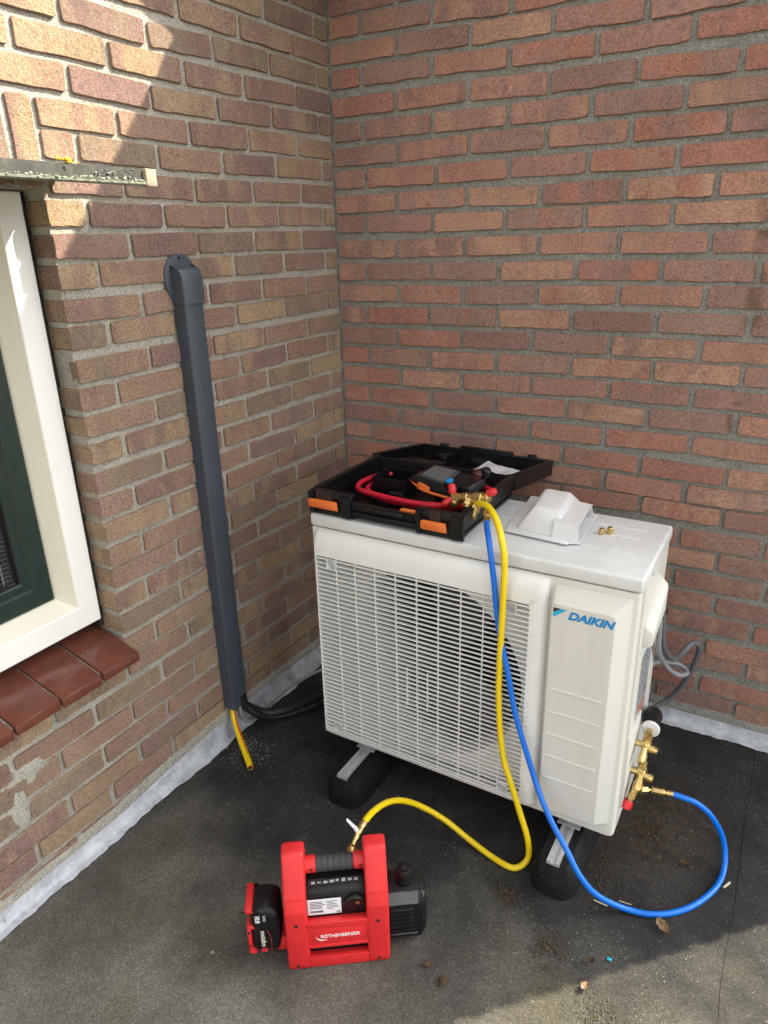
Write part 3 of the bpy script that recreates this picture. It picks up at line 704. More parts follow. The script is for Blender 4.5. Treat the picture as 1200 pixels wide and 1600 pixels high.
# grille panel
def loop(x0, x1, z0, z1, y, r, n=5):
    P = []
    for cx, cz, a0 in ((x1-r, z1-r, 0), (x0+r, z1-r, PI/2), (x0+r, z0+r, PI), (x1-r, z0+r, 3*PI/2)):
        for k in range(n+1): a = a0+PI/2*k/n; P.append((cx+r*math.cos(a), y, cz+r*math.sin(a)))
    return P
def loft(mb, loops, cap=False):
    vs = []; fs = []; n = len(loops[0])
    for l in loops: vs += l
    for k in range(len(loops)-1):
        for i in range(n): fs.append((k*n+i, k*n+(i+1) % n, (k+1)*n+(i+1) % n, (k+1)*n+i))
    if cap: fs.append(tuple((len(loops)-1)*n+i for i in range(n)))
    return mb.add(vs, fs)
GX0, GX1, GZ0, GZ1 = .379, 1.040, .130, .797
OX0, OX1, OZ0, OZ1 = .390, 1.000, .152, .7275
mb = MB()
loft(mb, [loop(GX0, GX1, GZ0, GZ1, UY0+.006, .012), loop(GX0, GX1, GZ0, GZ1, -.729, .014), loop(GX0+.002, GX1-.003, GZ0+.002, GZ1-.006, -.738, .016), loop(GX0+.004, GX1-.008, GZ0+.005, GZ1-.020, -.746, .018), loop(GX0+.007, GX1-.016, GZ0+.010, GZ1-.040, -.7505, .014),
          loop(OX0-.001, OX1+.001, OZ0-.001, OZ1+.001, -.7515, .006), loop(OX0, OX1, OZ0, OZ1, -.7505, .006), loop(OX0, OX1, OZ0, OZ1, -.727, .006)])
gp = part('grille_panel', mb, GRILLE, un, ang=40)
NS = 42
RECESS = ((.440, .7085), (.434, .168), (.953, .7085), (.952, .168))
DEPTH = [(OX0-.001, .024), (.46, .022), (.56, .0155), (.66, .0095), (.74, .0062), (.86, .0050), (OX1+.001, .0048)]
def slat_depth(x):
    for (a, da), (b, db) in zip(DEPTH, DEPTH[1:]):
        if x <= b: return da+(db-da)*(x-a)/(b-a)
    return DEPTH[-1][1]
def slat_piece(mb, xa, xb):
    xs = [xa]+[x for x, d in DEPTH if xa < x < xb]+[xb]; vs = []; fs = []
    for x in xs:
        d = slat_depth(x); vs += [(x, -.7508, -.0015), (x, -.7518, 0), (x, -.7508, .0017), (x, -.7518+d, .0015), (x, -.7518+d, -.0009)]
    for i in range(len(xs)-1):
        for j in range(5): fs.append((i*5+j, i*5+(j+1) % 5, i*5+5+(j+1) % 5, i*5+5+j))
    fs.append(tuple(range(5))[::-1]); fs.append(tuple((len(xs)-1)*5+j for j in range(5))); mb.add(vs, fs)
mbs = MB(); slat_piece(mbs, OX0-.001, OX1+.001)
off = WORLDLOC['outdoor_unit']; me_s = mesh_from('slat', mbs, Vector((0, 0, 0)), (GRILLE,), ang=30)
for k in range(NS):
    z = OZ0+(OZ1-OZ0)*(k+.5)/NS; me = me_s
    gaps = sorted((cx-.0145, cx+.0145) for cx, cz in RECESS if abs(cz-z) < .0165)
    if gaps:
        mbs = MB(); x = OX0-.001
        for ga, gb in gaps: slat_piece(mbs, x, ga); x = gb
        slat_piece(mbs, x, OX1+.001); me = mesh_from('slat', mbs, Vector((0, 0, 0)), (GRILLE,), ang=30)
    o = bpy.data.objects.new('slat', me); COL.objects.link(o); o.parent = gp; o.location = Vector((0, 0, z))-off
BX = [.4545, .514, .576, .638, .700, .762, .824, .884, .9375]
mbs = MB(); mbs.box((-.0009, -.7497, OZ0-.001), (.0009, -.7430, OZ1+.001)); me_b = mesh_from('bar', mbs, Vector((0, 0, 0)), (GRILLE,), smooth=False)
for x in BX:
    o = bpy.data.objects.new('grille_bar', me_b); COL.objects.link(o); o.parent = gp; o.location = Vector((x, 0, 0))-off
for x in (.669, .731):
    mb = MB(); mb.box((x-.0008, -.7497, .33), (x+.0008, -.7430, .452)); part('grille_bar', mb, GRILLE, gp, smooth=False)
for cx, cz in RECESS:
    mb = MB(); loft(mb, [loop(cx-.0155, cx+.0155, cz-.0165, cz+.0165, -.7522, .002, 2), loop(cx-.0135, cx+.0135, cz-.0145, cz+.0145, -.7524, .002, 2), loop(cx-.0128, cx+.0128, cz-.0138, cz+.0138, -.728, .002, 2)], True); part('clip_recess', mb, GRILLE, gp, ang=30)
mb = MB()
for k in range(NS):
    z = OZ0+(OZ1-OZ0)*(k+.5)/NS; mb.box((OX1-.001, -.7526, z-.0032), (OX1+.013, -.7512, z+.0032))
part('edge_ticks', mb, GRILLE, gp, kind='stuff', smooth=False)
# fan behind the grille
FC = (.700, .440); FR = .272; N = 64
mb = MB(); vs = []; fs = []
sq = []
for k in range(N):
    a = 2*PI*k/N; c, s = math.cos(a), math.sin(a); m_ = max(abs(c)/.312, abs(s)/.298); sq.append((FC[0]-.005+c/m_, -.7045, FC[1]+s/m_))
rings = [sq]+[[(FC[0]+R*math.cos(2*PI*k/N), y, FC[1]+R*math.sin(2*PI*k/N)) for k in range(N)] for R, y in ((FR+.012, -.7045), (FR+.004, -.701), (FR, -.692), (FR, -.60))]
loft(mb, rings); part('bellmouth', mb, GRILLE, un)
mb = MB()
for k in range(3):
    a0 = 2*PI*k/3+.5; vs = []; fs = []; A = 9; B = 5
    for i in range(A):
        for j in range(B):
            t = i/(A-1); u = j/(B-1); R = .06+(FR-.075)*t; aa = a0+u*(1.15-.25*t)+.3*t
            vs.append((FC[0]+R*math.cos(aa), -.665+.055*u-.01*t, FC[1]+R*math.sin(aa)))
    for i in range(A-1):
        for j in range(B-1): fs.append((i*B+j, i*B+j+1, (i+1)*B+j+1, (i+1)*B+j))
    mbk = MB(); mbk.add(vs, fs); fan = part('fan_blade', mbk, FANM, un)
mb = MB(); mb.lathe((FC[0], -.60, FC[1]), (FC[0], -.70, FC[1]), [(0, .07), (.06, .07), (.085, .058), (.092, .03)], 24); part('fan_hub', mb, FANM, un)
mb = MB(); mb.box((.380, -.42, .130), (1.035, -.40, .795)); part('heat_exchanger', mb, DARKIN, un, smooth=False)
# right front panel with the maker's mark
PX0, PX1, PZ0, PZ1 = 1.0465, 1.2245, .147, .785
def ploop(ix0, ix1, iz0, iz1, y, r): return loop(PX0+ix0, PX1-ix1, PZ0+iz0, PZ1-iz1, y, r)
mb = MB(); loft(mb, [ploop(0, 0, 0, 0, UY0+.004, .008), ploop(0, 0, 0, 0, -.7265, .010), ploop(.002, .003, .003, .004, -.7285, .010), ploop(.007, .024, .012, .030, -.755, .010), ploop(.009, .028, .016, .035, -.758, .010)], True)
fp = part('front_panel', mb, CREAM, un, ang=22)
for k in range(5):
    z = .5235-.0653*k
    mb = MB(); mb.lathe((1.0605, -.7578, z), (1.186, -.7578, z), [(0, .001), (.0012, .0032), (.1243, .0032), (.1255, .001)], 10); part('pressed_rib', mb, CREAM, fp)
lx = 1.0925
part('lettering', text_mb('DAIKIN', .0268, (lx, -.7588, .7192), (1, 0, 0), (0, 0, 1), shear=.30, bold=.0012, sx=1.12, spacing=1.0), BLUEL, fp, smooth=False)
mb = MB(); mb.prism([(1.0590, .7405), (1.0755, .7405), (1.0590, .7285)], -.7592, -.7578, 1); part('logo_mark', mb, INK, fp, smooth=False)
mb = MB(); mb.prism([(1.0768, .7405), (1.0900, .7405), (1.0590, .7165), (1.0590, .7272)], -.7593, -.7578, 1); part('logo_mark', mb, CYANL, fp, smooth=False)
# right-hand side: seams, terminal cover, sticker, valve plate
mb = MB()
for yy in (UY0+.028, UY0+.045): mb.box((UX1-.001, yy, .13), (UX1+.0025, yy+.004, .795))
part('side_seam', mb, CREAM, un, smooth=False)
mb = MB(); mb.hull([(UX1-.001, -.628, .612), (UX1-.001, -.628, .672), (UX1-.001, -.500, .760), (UX1-.001, -.500, .640), (UX1+.022, -.622, .616), (UX1+.022, -.622, .655), (UX1+.028, -.512, .738), (UX1+.028, -.512, .665)], .004, 2); tc = part('terminal_cover', mb, CREAM, un, ang=30)
mb = MB(); mb.box((UX1-.0005, -.60, .30), (UX1+.0012, -.47, .57)); part('sticker', mb, STICK, un, smooth=False)
mb = MB(); mb.prism([(-.585, .30), (-.535, .30), (-.52, .42), (-.56, .40)], UX1+.0012, UX1+.002, 0); part('sticker', mb, STICKO, un, smooth=False)
mb = MB(); mb.box((UX1-.001, -.680, .175), (UX1+.008, -.545, .385), bev=.002); part('valve_plate', mb, CREAM, un)
mb = MB(); mb.box((UX1-.001, -.690, .148), (UX1+.0018, -.50, .170)); part('sticker', mb, PAPERW, un, smooth=False)
def valve(y, z, big):
    r = .0112 if big else .0095; x = UX1+.034
    v = MB(); v.cyl((UX1+.006, y, z), (x+.012, y, z), r*.85, 14); v.hexnut((x-.010, y, z), (x+.008, y, z), r*1.25)
    v.lathe((x, y+.030, z+.010), (x, y-.052, z-.020), [(0, r*.8), (.018, r*.8), (.0185, r*1.25), (.040, r*1.25), (.0405, r*.9), (.060, r*.9), (.0605, r*1.15), (.082, r*1.1), (.086, r*.8)], 6 if big else 8)
    v.hexnut((x+.004, y-.004, z-.002), (x+.022, y-.004, z-.004), r*.95)
    v.lathe((x+.020, y-.004, z-.004), (x+.030, y-.004, z-.005), [(0, r*.9), (.008, r*.9), (.010, r*.6)], 12)
    return part('service_valve', v, BRASS, un, ang=30)
valve(-.592, .318, False); valve(-.606, .242, True)
mb = MB(); mb.lathe((1.268, -.650, .224), (1.258, -.668, .186), [(0, .008), (.012, .008), (.0125, .0105), (.026, .0105), (.0265, .007), (.040, .007)], 8); part('service_port', mb, BRASS, un, ang=30)
mb = MB(); mb.lathe((1.2605, -.662, .205), (1.2525, -.677, .172), [(.010, .0105), (.016, .0125), (.030, .0125), (.033, .009)], 14); part('service_port_cap', mb, RED, un)
# insulated line that leaves the valves to the back
lp = MB(); lp.tube([(1.272, -.545, .338), (1.268, -.50, .338), (1.262, -.43, .30), (1.255, -.36, .24), (1.235, -.30, .15), (1.18, -.27, .075), (1.05, -.27, .048), (.85, -.28, .042)], lambda t: .0215+.001*math.sin(t*170), 14, 9)
li = thing('line_insulation', 'black foam-covered line curving down behind the right side of the unit', 'pipe', (1.2, -.35, .02))
part('foam_tube', lp, plain('black_line_foam', (.006, .006, .007), .55, bump=.5, bscale=80, spec=.3), li, ang=60)
mb = MB(); mb.lathe((1.2725, -.541, .338), (1.2725, -.560, .3365), [(0, .012), (.001, .0225), (.009, .0225), (.010, .0095)], 22); part('white_collar', mb, WHITEP, li, 'white foam collar at the end of the black line')
mb = MB(); mb.lathe((1.2725, -.545, .338), (1.2725, -.590, .333), [(0, .0065), (.020, .0065), (.022, .0105), (.034, .0115), (.044, .0105)], 6); part('flare_nut', mb, BRASS, li, ang=30)
G1 = [(1.252, -.475, .615), (1.253, -.45, .53), (1.255, -.39, .46), (1.271, -.30, .372), (1.297, -.25, .331), (1.311, -.2, .314), (1.29, -.18, .321), (1.263, -.2, .335), (1.225, -.25, .35), (1.20, -.32, .35)]
mb = MB(); mb.tube(G1, .0068, 10, 8); single('grey_cable_loop', mb, CABLE, 'light grey cable looping out below the terminal cover', 'cable')
G2 = [(1.256, -.465, .625), (1.259, -.43, .53), (1.262, -.33, .440), (1.274, -.25, .378), (1.288, -.18, .364), (1.309, -.14, .382), (1.328, -.12, .361), (1.322, -.11, .301), (1.301, -.10, .219), (1.262, -.10, .141), (1.208, -.13, .10), (1.12, -.16, .05)]
mb = MB(); mb.tube(G2, .0085, 10, 8); single('power_cable', mb, CABLED, 'thicker dark grey cable rising in an arch before the red wall', 'cable')

# ------------------------------------------------------------------ rubber feet with rails
def foot(cx, label):
    t = thing('rubber_foot', label, 'mounting foot', (cx, -.56, 0), group='mounting feet under the unit')
    w = .060; wt = .036; y0, y1 = -.868, -.30; h = .088
    mb = MB()
    secs = [(y0, .42, .45), (y0+.006, .66, .58), (y0+.016, .82, .80), (y0+.024, .90, .97), (y0+.045, 1.0, 1.0), (-.56, 1.0, 1.0), (y1-.03, 1.0, 1.0), (y1, .9, .8)]
    vs = []; fs = []
    for y, s, hh in secs:
        vs += [(cx-w*s, y, 0), (cx-w*s, y, h*.18*hh), (cx-w*s*.93, y, h*.5*hh), (cx-wt*s*1.15, y+.0, h*.93*hh), (cx-wt*s, y, h*hh), (cx+wt*s, y, h*hh), (cx+wt*s*1.15, y, h*.93*hh), (cx+w*s*.93, y, h*.5*hh), (cx+w*s, y, h*.18*hh), (cx+w*s, y, 0)]
    n = 10
    for k in range(len(secs)-1):
        for i in range(n): fs.append((k*n+i, k*n+(i+1) % n, (k+1)*n+(i+1) % n, (k+1)*n+i))
    fs.append(tuple(range(n))[::-1]); fs.append(tuple((len(secs)-1)*n+i for i in range(n)))
    mb.add(vs, fs); b = part('rubber_block', mb, RUBBER, t, ang=38)
    mb = MB()
    for k in range(3): mb.box((cx-.022, y0+.0+.004*k, .030+.013*k), (cx+.022, y0+.024+.004*k, .0345+.013*k), bev=.001)
    part('moulded_step', mb, RUBBER, b)
    mb = MB(); a = .016
    mb.box((cx-a, -.850, h-.004), (cx+a, y1+.01, h+.002)); mb.box((cx-a, -.850, h+.002), (cx-a+.003, y1+.01, h+.006)); mb.box((cx+a-.003, -.850, h+.002), (cx+a, y1+.01, h+.006))
    mb.box((cx-a+.003, -.850, h+.004), (cx-.006, y1+.01, h+.0062)); mb.box((cx+.006, -.850, h+.004), (cx+a-.003, y1+.01, h+.0062))
    part('steel_rail', mb, STEEL, t, smooth=False)
    for yy in (-.700, -.44):
        mb = MB(); mb.box((cx-.030, yy-.022, h+.0065), (cx+.030, yy+.022, h+.0095), bev=.001); part('clamp_plate', mb, STEEL, t)
        mb = MB(); mb.hexnut((cx, yy, h+.010), (cx, yy, h+.018), .012); mb.cyl((cx, yy, h+.018), (cx, yy, UZ0+.004), .005, 10); mb.lathe((cx, yy, h+.0195), (cx, yy, h+.022), [(0, .014), (.0018, .014)], 14); part('bolt', mb, STEEL, t, ang=30)
    return t
foot(.506, 'black rubber foot with steel rail under the left of the grille')
foot(1.127, 'black rubber foot with steel rail under the logo panel')
# ------------------------------------------------------------------ open tool case on top of the unit
cs = thing('tool_case', 'open black plastic instrument case with orange latches on top of the unit', 'case', (.59, -.55, .8385))
X0, X1, Y0, Y1, ZB, ZT = .366, .817, -.727, -.374, .8465, .905
mb = MB(); t = .009
mb.box((X0+.006, Y0+.006, ZB), (X1-.006, Y1-.006, ZB+.006))
mb.hull([(X0, Y0, ZT-.018), (X1, Y0, ZT-.018), (X0+.006, Y0+.007, ZB), (X1-.008, Y0+.007, ZB), (X0, Y0+t, ZT-.018), (X1, Y0+t, ZT-.018), (X0+.006, Y0+t+.007, ZB), (X1-.008, Y0+t+.007, ZB)])
mb.hull([(X0, Y1, ZT), (X1, Y1, ZT), (X0+.006, Y1-.007, ZB), (X1-.008, Y1-.007, ZB), (X0, Y1-t, ZT), (X1, Y1-t, ZT), (X0+.006, Y1-t-.007, ZB), (X1-.008, Y1-t-.007, ZB)])
for xa, xb, d in ((X0, X0+.006, 1), (X1, X1-.010, -1)):
    mb.hull([(xa, Y0+t, ZT), (xa, Y1-t, ZT), (xb, Y0+t, ZB), (xb, Y1-t, ZB), (xa+d*t, Y0+t, ZT), (xa+d*t, Y1-t, ZT), (xb+d*t, Y0+t, ZB), (xb+d*t, Y1-t, ZB)])
for xa, xb in ((X0, .500), (.690, X1)): mb.box((xa+.0005, Y0+.0005, ZT-.0178), (xb, Y0+t, ZT), bev=.002)
base = part('case_base', mb, CASEP, cs, ang=30)
for xa, xb in ((X0-.003, X0+.014), (.466, .497), (.690, .704), (.783, X1+.003)):
    mb = MB(); mb.hull([(xa, Y0-.007, ZT-.002), (xb, Y0-.007, ZT-.002), (xa, Y0+.003, ZT-.001), (xb, Y0+.003, ZT-.001), (xa+.001, Y0-.003, ZB-.004), (xb-.001, Y0-.003, ZB-.004), (xa+.001, Y0+.006, ZB-.004), (xb-.001, Y0+.006, ZB-.004)], .0015, 1); part('front_rib', mb, CASEP, base)
mb = MB(); mb.box((.500, Y0-.004, ZB+.012), (.690, Y0+.003, ZB+.020), bev=.001); part('front_rib', mb, CASEP, base)
mb = MB(); mb.box((.540, Y0-.006, ZT-.030), (.655, Y0+.002, ZT-.019), bev=.002); part('front_rib', mb, CASEP, base)
for xa, xb, ya, yb in ((X0+.006, .50, Y0+.008, Y0+.05), (.69, X1-.010, Y0+.008, Y0+.05), (X0+.01, .45, Y1-.06, Y1-.01), (.72, X1-.012, Y1-.06, Y1-.01)):
    mb = MB(); mb.box((xa, ya, .8387), (xb, yb, ZB), bev=.002); part('case_foot', mb, CASEP, base)
for lo, hi in (((X0+.002, Y0+.0005, ZT-.001), (.500, Y0+.020, ZT+.003)), ((X0-.002, Y0+.0205, ZT-.003), (X0+.016, Y1, ZT+.004)), ((X1-.016, Y0+.0205, ZT-.003), (X1+.002, Y1, ZT+.004)), ((.690, Y0+.0005, ZT-.001), (X1-.002, Y0+.020, ZT+.003))):
    mb = MB(); mb.box(lo, hi, bev=.0015); part('rim', mb, CASEP, base)
for xa, xb, zc in ((.3665, .460, .8725), (.7065, .778, .8705)):
    mb = MB(); mb.hull([(xa, Y0-.011, zc-.010), (xb, Y0-.010, zc-.011), (xa, Y0-.012, zc+.011), (xb-.006, Y0-.011, zc+.012), (xa+.004, Y0-.002, zc+.013), (xb-.004, Y0-.002, zc+.013), (xa+.004, Y0-.002, zc-.013), (xb-.002, Y0-.002, zc-.013)], .002, 2)
    l = part('latch', mb, ORANGE, base)
    mb = MB()
    for k in range(4): mb.box((xa+.018+k*.009, Y0-.0130, zc-.002), (xa+.024+k*.009, Y0-.0108, zc+.004))
    part('latch_grip', mb, ORANGE, l)
    mb = MB(); mb.box((xa+.02, Y0-.0015, zc+.013), (xb-.02, Y0+.006, ZT+.0035)); part('latch_slot', mb, plain('case_shadow', (.02, .006, .006), .5), l)  # slot is a small block in one even dark red
# inner compartments
mb = MB()
def cup(mb, x0, x1, y0, y1, z0, z1, t=.003):
    mb.box((x0, y0, z0), (x1, y0+t, z1)); mb.box((x0, y1-t, z0), (x1, y1, z1)); mb.box((x0, y0+t, z0), (x0+t, y1-t, z1)); mb.box((x1-t, y0+t, z0), (x1, y1-t, z1)); mb.box((x0+t, y0+t, z0), (x1-t, y1-t, z0+.003))
cup(mb, .452, .560, -.545, -.440, .8528, .902); cup(mb, .640, .735, -.52, -.42, .8528, .885)
mb.box((.548, -.618, .8528), (.590, -.606, .893), bev=.002); mb.box((.395, -.695, .8528), (.70, -.672, .872), bev=.002)
part('inner_divider', mb, CASEP, base, smooth=False)
mb = MB(); mb.box((.690, -.672, .8528), (.722, -.640, .878), bev=.003); part('orange_holder', mb, ORANGE, base)
mb = MB(); mb.box((.630, -.705, .880), (.675, -.690, .887), bev=.002); part('orange_clip', mb, ORANGE, base)
# lid laid back against the wall
LR = Matrix.Rotation(math.radians(9.0), 4, 'X'); HP = Vector((.580, -.366, .904))
lm = MB(); lw = .236; ld = .345; t = .008
def lb(x0, x1, y0, y1, z0, z1, bev=0): lm.box((x0, y0, z0), (x1, y1, z1), bev=bev)
lb(-lw+.004, lw-.004, .008, ld-.004, -.046, -.040)
lb(-lw, lw, .0, t, -.044, -.006); lb(-lw, lw, ld-t, ld, -.044, 0)
lb(-lw, -lw+t, t, ld-t, -.044, 0); lb(lw-t, lw, t, ld-t, -.044, 0)
lb(-lw-.004, -lw+.012, .010, ld, -.004, .004, .0015); lb(lw-.012, lw+.004, .010, ld, -.004, .004, .0015)
lb(-lw+.012, lw-.012, ld-.012, ld+.004, -.004, .004, .0015)
for x in (-.150, .165): lb(x-.014, x+.014, ld-.006, ld+.008, -.004, .013, .002)
lb(-.085, .100, ld-.012, ld+.006, .002, .014, .003)
for x in (-.16, -.10, -.02, .06, .13): lb(x-.0015, x+.0015, .02, ld-.01, -.040, -.026)
for y in (.09, .20, .27): lb(-lw+.01, lw-.01, y-.0015, y+.0015, -.0402, -.028)
lb(-.20, -.06, .10, .19, -.0405, -.022, .003); lb(.0, .06, .23, .335, -.0405, -.012, .003); lb(-.13, -.09, .24, .335, -.0405, -.010, .003)
for x in (-.12, .14): lb(x-.02, x+.02, -.010, .006, -.016, .002, .003)
Mx = Matrix.Translation(HP) @ Matrix.Rotation(math.radians(-9.0), 4, 'X')
lm.v = [Mx @ v for v in lm.v]
part('case_lid', lm, CASEP, cs, ang=30)

# paper lying in the lid
pm = MB(); vs = []; fs = []; n = 9
q = [Vector((.648, -.282, .874)), Vector((.658, -.180, .868)), Vector((.792, -.226, .872)), Vector((.790, -.296, .878))]
for j in range(n):
    for i in range(n):
        u, v = i/(n-1), j/(n-1); p = q[0]*(1-u)*(1-v)+q[3]*u*(1-v)+q[2]*u*v+q[1]*(1-u)*v
        vs.append(p+Vector((0, 0, .010*noise.noise(Vector((u*3.3, v*2.7, 1.3)))+.006*abs(math.sin(u*5+v*2))))+Vector((.004*noise.noise(Vector((u*5, v*5, 8))), .004*noise.noise(Vector((u*5, v*5, 3))), 0)))
for j in range(n-1):
    for i in range(n-1): fs.append((j*n+i, j*n+i+1, (j+1)*n+i+1, (j+1)*n+i))
pm.add(vs, fs)
pp = single('paper_sheet', pm, PAPERW, 'crumpled white paper lying in the open case lid', 'paper', ang=18)
mb = MB(); r = random.Random(4)
for k in range(9):
    v = .12+.08*k; a = vs[int(v*(n-1))*n+2]; i0 = int(v*(n-1)); 
    for i in range(1, n-3):
        p = Vector(vs[i0*n+i])+Vector((0, (v*(n-1)-i0)*.012, .0012)); p2 = Vector(vs[i0*n+i+1])+Vector((0, (v*(n-1)-i0)*.012, .0012))
        if r.random() < .7: mb.add([p, p2, p2+Vector((0, .0011, .0002)), p+Vector((0, .0011, .0002))], [(0, 1, 2, 3)])
part('print', mb, plain('print_grey', (.30, .31, .33), .8), pp, kind='stuff', smooth=False)

# ------------------------------------------------------------------ digital manifold
mf = thing('digital_manifold', 'digital manifold gauge with orange trim and brass valves lying in the case', 'gauge', (.70, -.56, .907), math.radians(-18.7)); mf.rotation_euler = (math.radians(13), 0, math.radians(-18.7))
def ml(name, mb, mat, parent=mf, **k): return part(name, mb, mat, parent, local=True, **k)
mb = MB(); mb.hull([(-.115, -.030, .004), (-.105, .050, .006), (.052, .052, .008), (.058, -.046, .004), (-.04, -.048, .002), (-.115, -.030, .020), (-.105, .050, .024), (.050, .050, .030), (.055, -.044, .026), (-.04, -.048, .020)], .004, 3); bd = ml('gauge_body', mb, BLACKP)
mb = MB(); mb.hull([(-.095, -.018, .020), (-.090, .046, .023), (.006, .048, .029), (.012, -.026, .026), (-.093, -.016, .0275), (-.088, .044, .0305), (.004, .046, .0345), (.010, -.024, .0315)], .0015, 2); ml('display_bezel', mb, GREYR, bd)
mb = MB(); mb.hull([(-.086, -.012, .0280), (-.082, .040, .0312), (-.002, .041, .0344), (.002, -.018, .0312), (-.086, -.012, .0286), (-.082, .040, .0318), (-.002, .041, .0352), (.002, -.018, .0320)]); ml('display', mb, SCREEN, bd)
mb = MB()
mb.tube([(-.116, -.026, .010), (-.075, -.042, .010), (-.04, -.0505, .010), (.02, -.0490, .010), (.056, -.048, .011)], .0034, 8, 4, flat=.8); mb.tube([(-.108, .047, .014), (-.119, .01, .012), (-.117, -.026, .010)], .0030, 8, 4)
mb.hull([(-.072, -.049, .006), (-.022, -.054, .006), (-.072, -.043, .021), (-.022, -.048, .021), (-.072, -.035, .022), (-.022, -.040, .022)], .002, 2)
ml('orange_trim', mb, ORANGE, bd)
def knob(x, y, z, mat, r=.0125, h=.020):
    mb = MB(); mb.lathe((x, y, z), (x, y, z+h), [(0, r), (h*.7, r), (h*.92, r*.9), (h, r*.6)], 18); return ml('knob', mb, mat, bd)
kb = knob(.030, -.020, .027, BLACKP, .0135, .016)
mb = MB(); mb.lathe((.030, -.020, .042), (.030, -.020, .046), [(0, .0105), (.003, .0105), (.004, .008)], 18); ml('knob_cap', mb, BLUEL, kb)
mb = MB(); mb.box((.052, -.016, .004), (.090, .052, .034), bev=.006, seg=3); vb = ml('valve_block', mb, BLACKP)
for y in (.030, .052):
    mb = MB(); mb.lathe((.075+(.010 if y > .04 else 0), y, .034), (.085+(.012 if y > .04 else 0), y+.006, .060), [(0, .010), (.014, .012), (.022, .012), (.026, .008)], 12); ml('knob', mb, BLACKP if y > .04 else plain('dark_red_knob', (.06, .01, .01), .5), vb)
mb = MB()
mb.cyl((.060, -.046, .016), (.138, -.022, .022), .0115, 14, .001); mb.hexnut((.088, -.038, .018), (.104, -.033, .019), .0155); mb.hexnut((.118, -.028, .020), (.142, -.021, .022), .0175)
mb.cyl((.075, -.040, .017), (.088, -.074, .014), .0075, 12); mb.hexnut((.080, -.054, .016), (.0865, -.070, .0145), .0115)
mb.cyl((.108, -.030, .020), (.122, -.064, .010), .0085, 12); mb.hexnut((.112, -.040, .017), (.119, -.057, .012), .013)
mb.cyl((.135, -.022, .022), (.160, -.012, .024), .009, 12); mb.hexnut((.146, -.018, .023), (.156, -.014, .024), .0135)
mb.cyl((.128, -.024, .020), (.150, -.072, -.004), .008, 12); mb.hexnut((.138, -.045, .010), (.144, -.058, .003), .012)
bb = ml('brass_manifold', mb, BRASS, ang=30)
for p0, p1 in (((.055, -.040, .022), (.048, -.030, .044)), ((.064, -.055, .014), (.052, -.078, .006)), ((.150, -.012, .034), (.166, -.004, .040))):
    mb = MB(); mb.lathe(p0, p1, [(0, .0085), (.004, .0102), (.018, .0102), (.024, .0075), (.026, .003)], 14); ml('red_cap', mb, RED, bb)

# hoses -----------------------------------------------------------------------------------------------
def hose(name, pts, r, mat, label, fit=()):
    t = thing(name, label, 'hose', pts[0])
    mb = MB(); mb.tube(pts, r, 14, 10); part('hose_tube', mb, mat, t, ang=60)
    for a, b, kind in fit:
        m2 = MB(); a = Vector(a); b = Vector(b); L = (b-a).length
        m2.lathe(a, b, [(0, r*1.02), (L*.30, r*1.02), (L*.31, r*.8), (L*.42, r*.8)], 14); d = (b-a)/L
        m2.hexnut(a+d*L*.40, a+d*L*.95, r*1.35); m2.cyl(a+d*L*.9, b, r*.8, 10)
        part('brass_fitting', m2, BRASS, t, ang=30)
    return t
hose('red_hose', [(.800, -.634, .918), (.790, -.630, .903), (.728, -.628, .888), (.658, -.634, .882), (.578, -.630, .88), (.504, -.620, .88), (.449, -.606, .88), (.421, -.567, .88), (.420, -.518, .88), (.440, -.458, .88), (.496, -.405, .878), (.56, -.392, .874), (.64, -.397, .872), (.74, -.410, .872), (.79, -.46, .870), (.79, -.54, .868), (.746, -.592, .874), (.686, -.617, .870), (.612, -.619, .868), (.531, -.612, .868), (.470, -.587, .870), (.440, -.548, .868), (.437, -.505, .866), (.441, -.470, .862)], .0078, REDH, 'red charging hose coiled inside the black case')
YEL = [(.818, -.648, .915), (.842, -.672, .926), (.870, -.697, .930), (.905, -.735, .917), (.930, -.763, .884), (.942, -.772, .833), (.942, -.7715, .71), (.940, -.7715, .538), (.943, -.774, .448), (.952, -.777, .359), (.966, -.78, .285), (.99, -.785, .223), (1.017, -.79, .152), (1.044, -.797, .082), (1.052, -.806, .030), (1.037, -.828, .0105), (1.012, -.840, .0095), (.956, -.832, .012), (.888, -.824, .03), (.826, -.833, .07), (.776, -.867, .12), (.747, -.918, .17), (.738, -.984, .215), (.741, -1.056, .248), (.748, -1.112, .263)]
hy = hose('yellow_hose', YEL, .0079, YELH, 'yellow hose hanging down the grille and looping over to the red pump', [((.826, -.655, .918), (.800, -.630, .912), 0)])
BLU = [(.862, -.690, .892), (.872, -.712, .888), (.895, -.752, .868), (.914, -.766, .79), (.934, -.768, .651), (.961, -.770, .543), (.987, -.774, .433), (1.039, -.785, .296), (1.072, -.8, .233), (1.112, -.83, .196), (1.159, -.86, .162), (1.198, -.872, .112), (1.241, -.860, .060), (1.306, -.822, .0125), (1.375, -.796, .008), (1.438, -.737, .008), (1.483, -.65, .008), (1.494, -.575, .016), (1.480, -.55, .072), (1.447, -.567, .144), (1.41, -.585, .186), (1.379, -.595, .199), (1.349, -.6, .203)]
tp = MB(); tp.tube(YEL, .0085, 4, 60); PT = tp.path; pr = MB(); rr_ = random.Random(9); i = 0
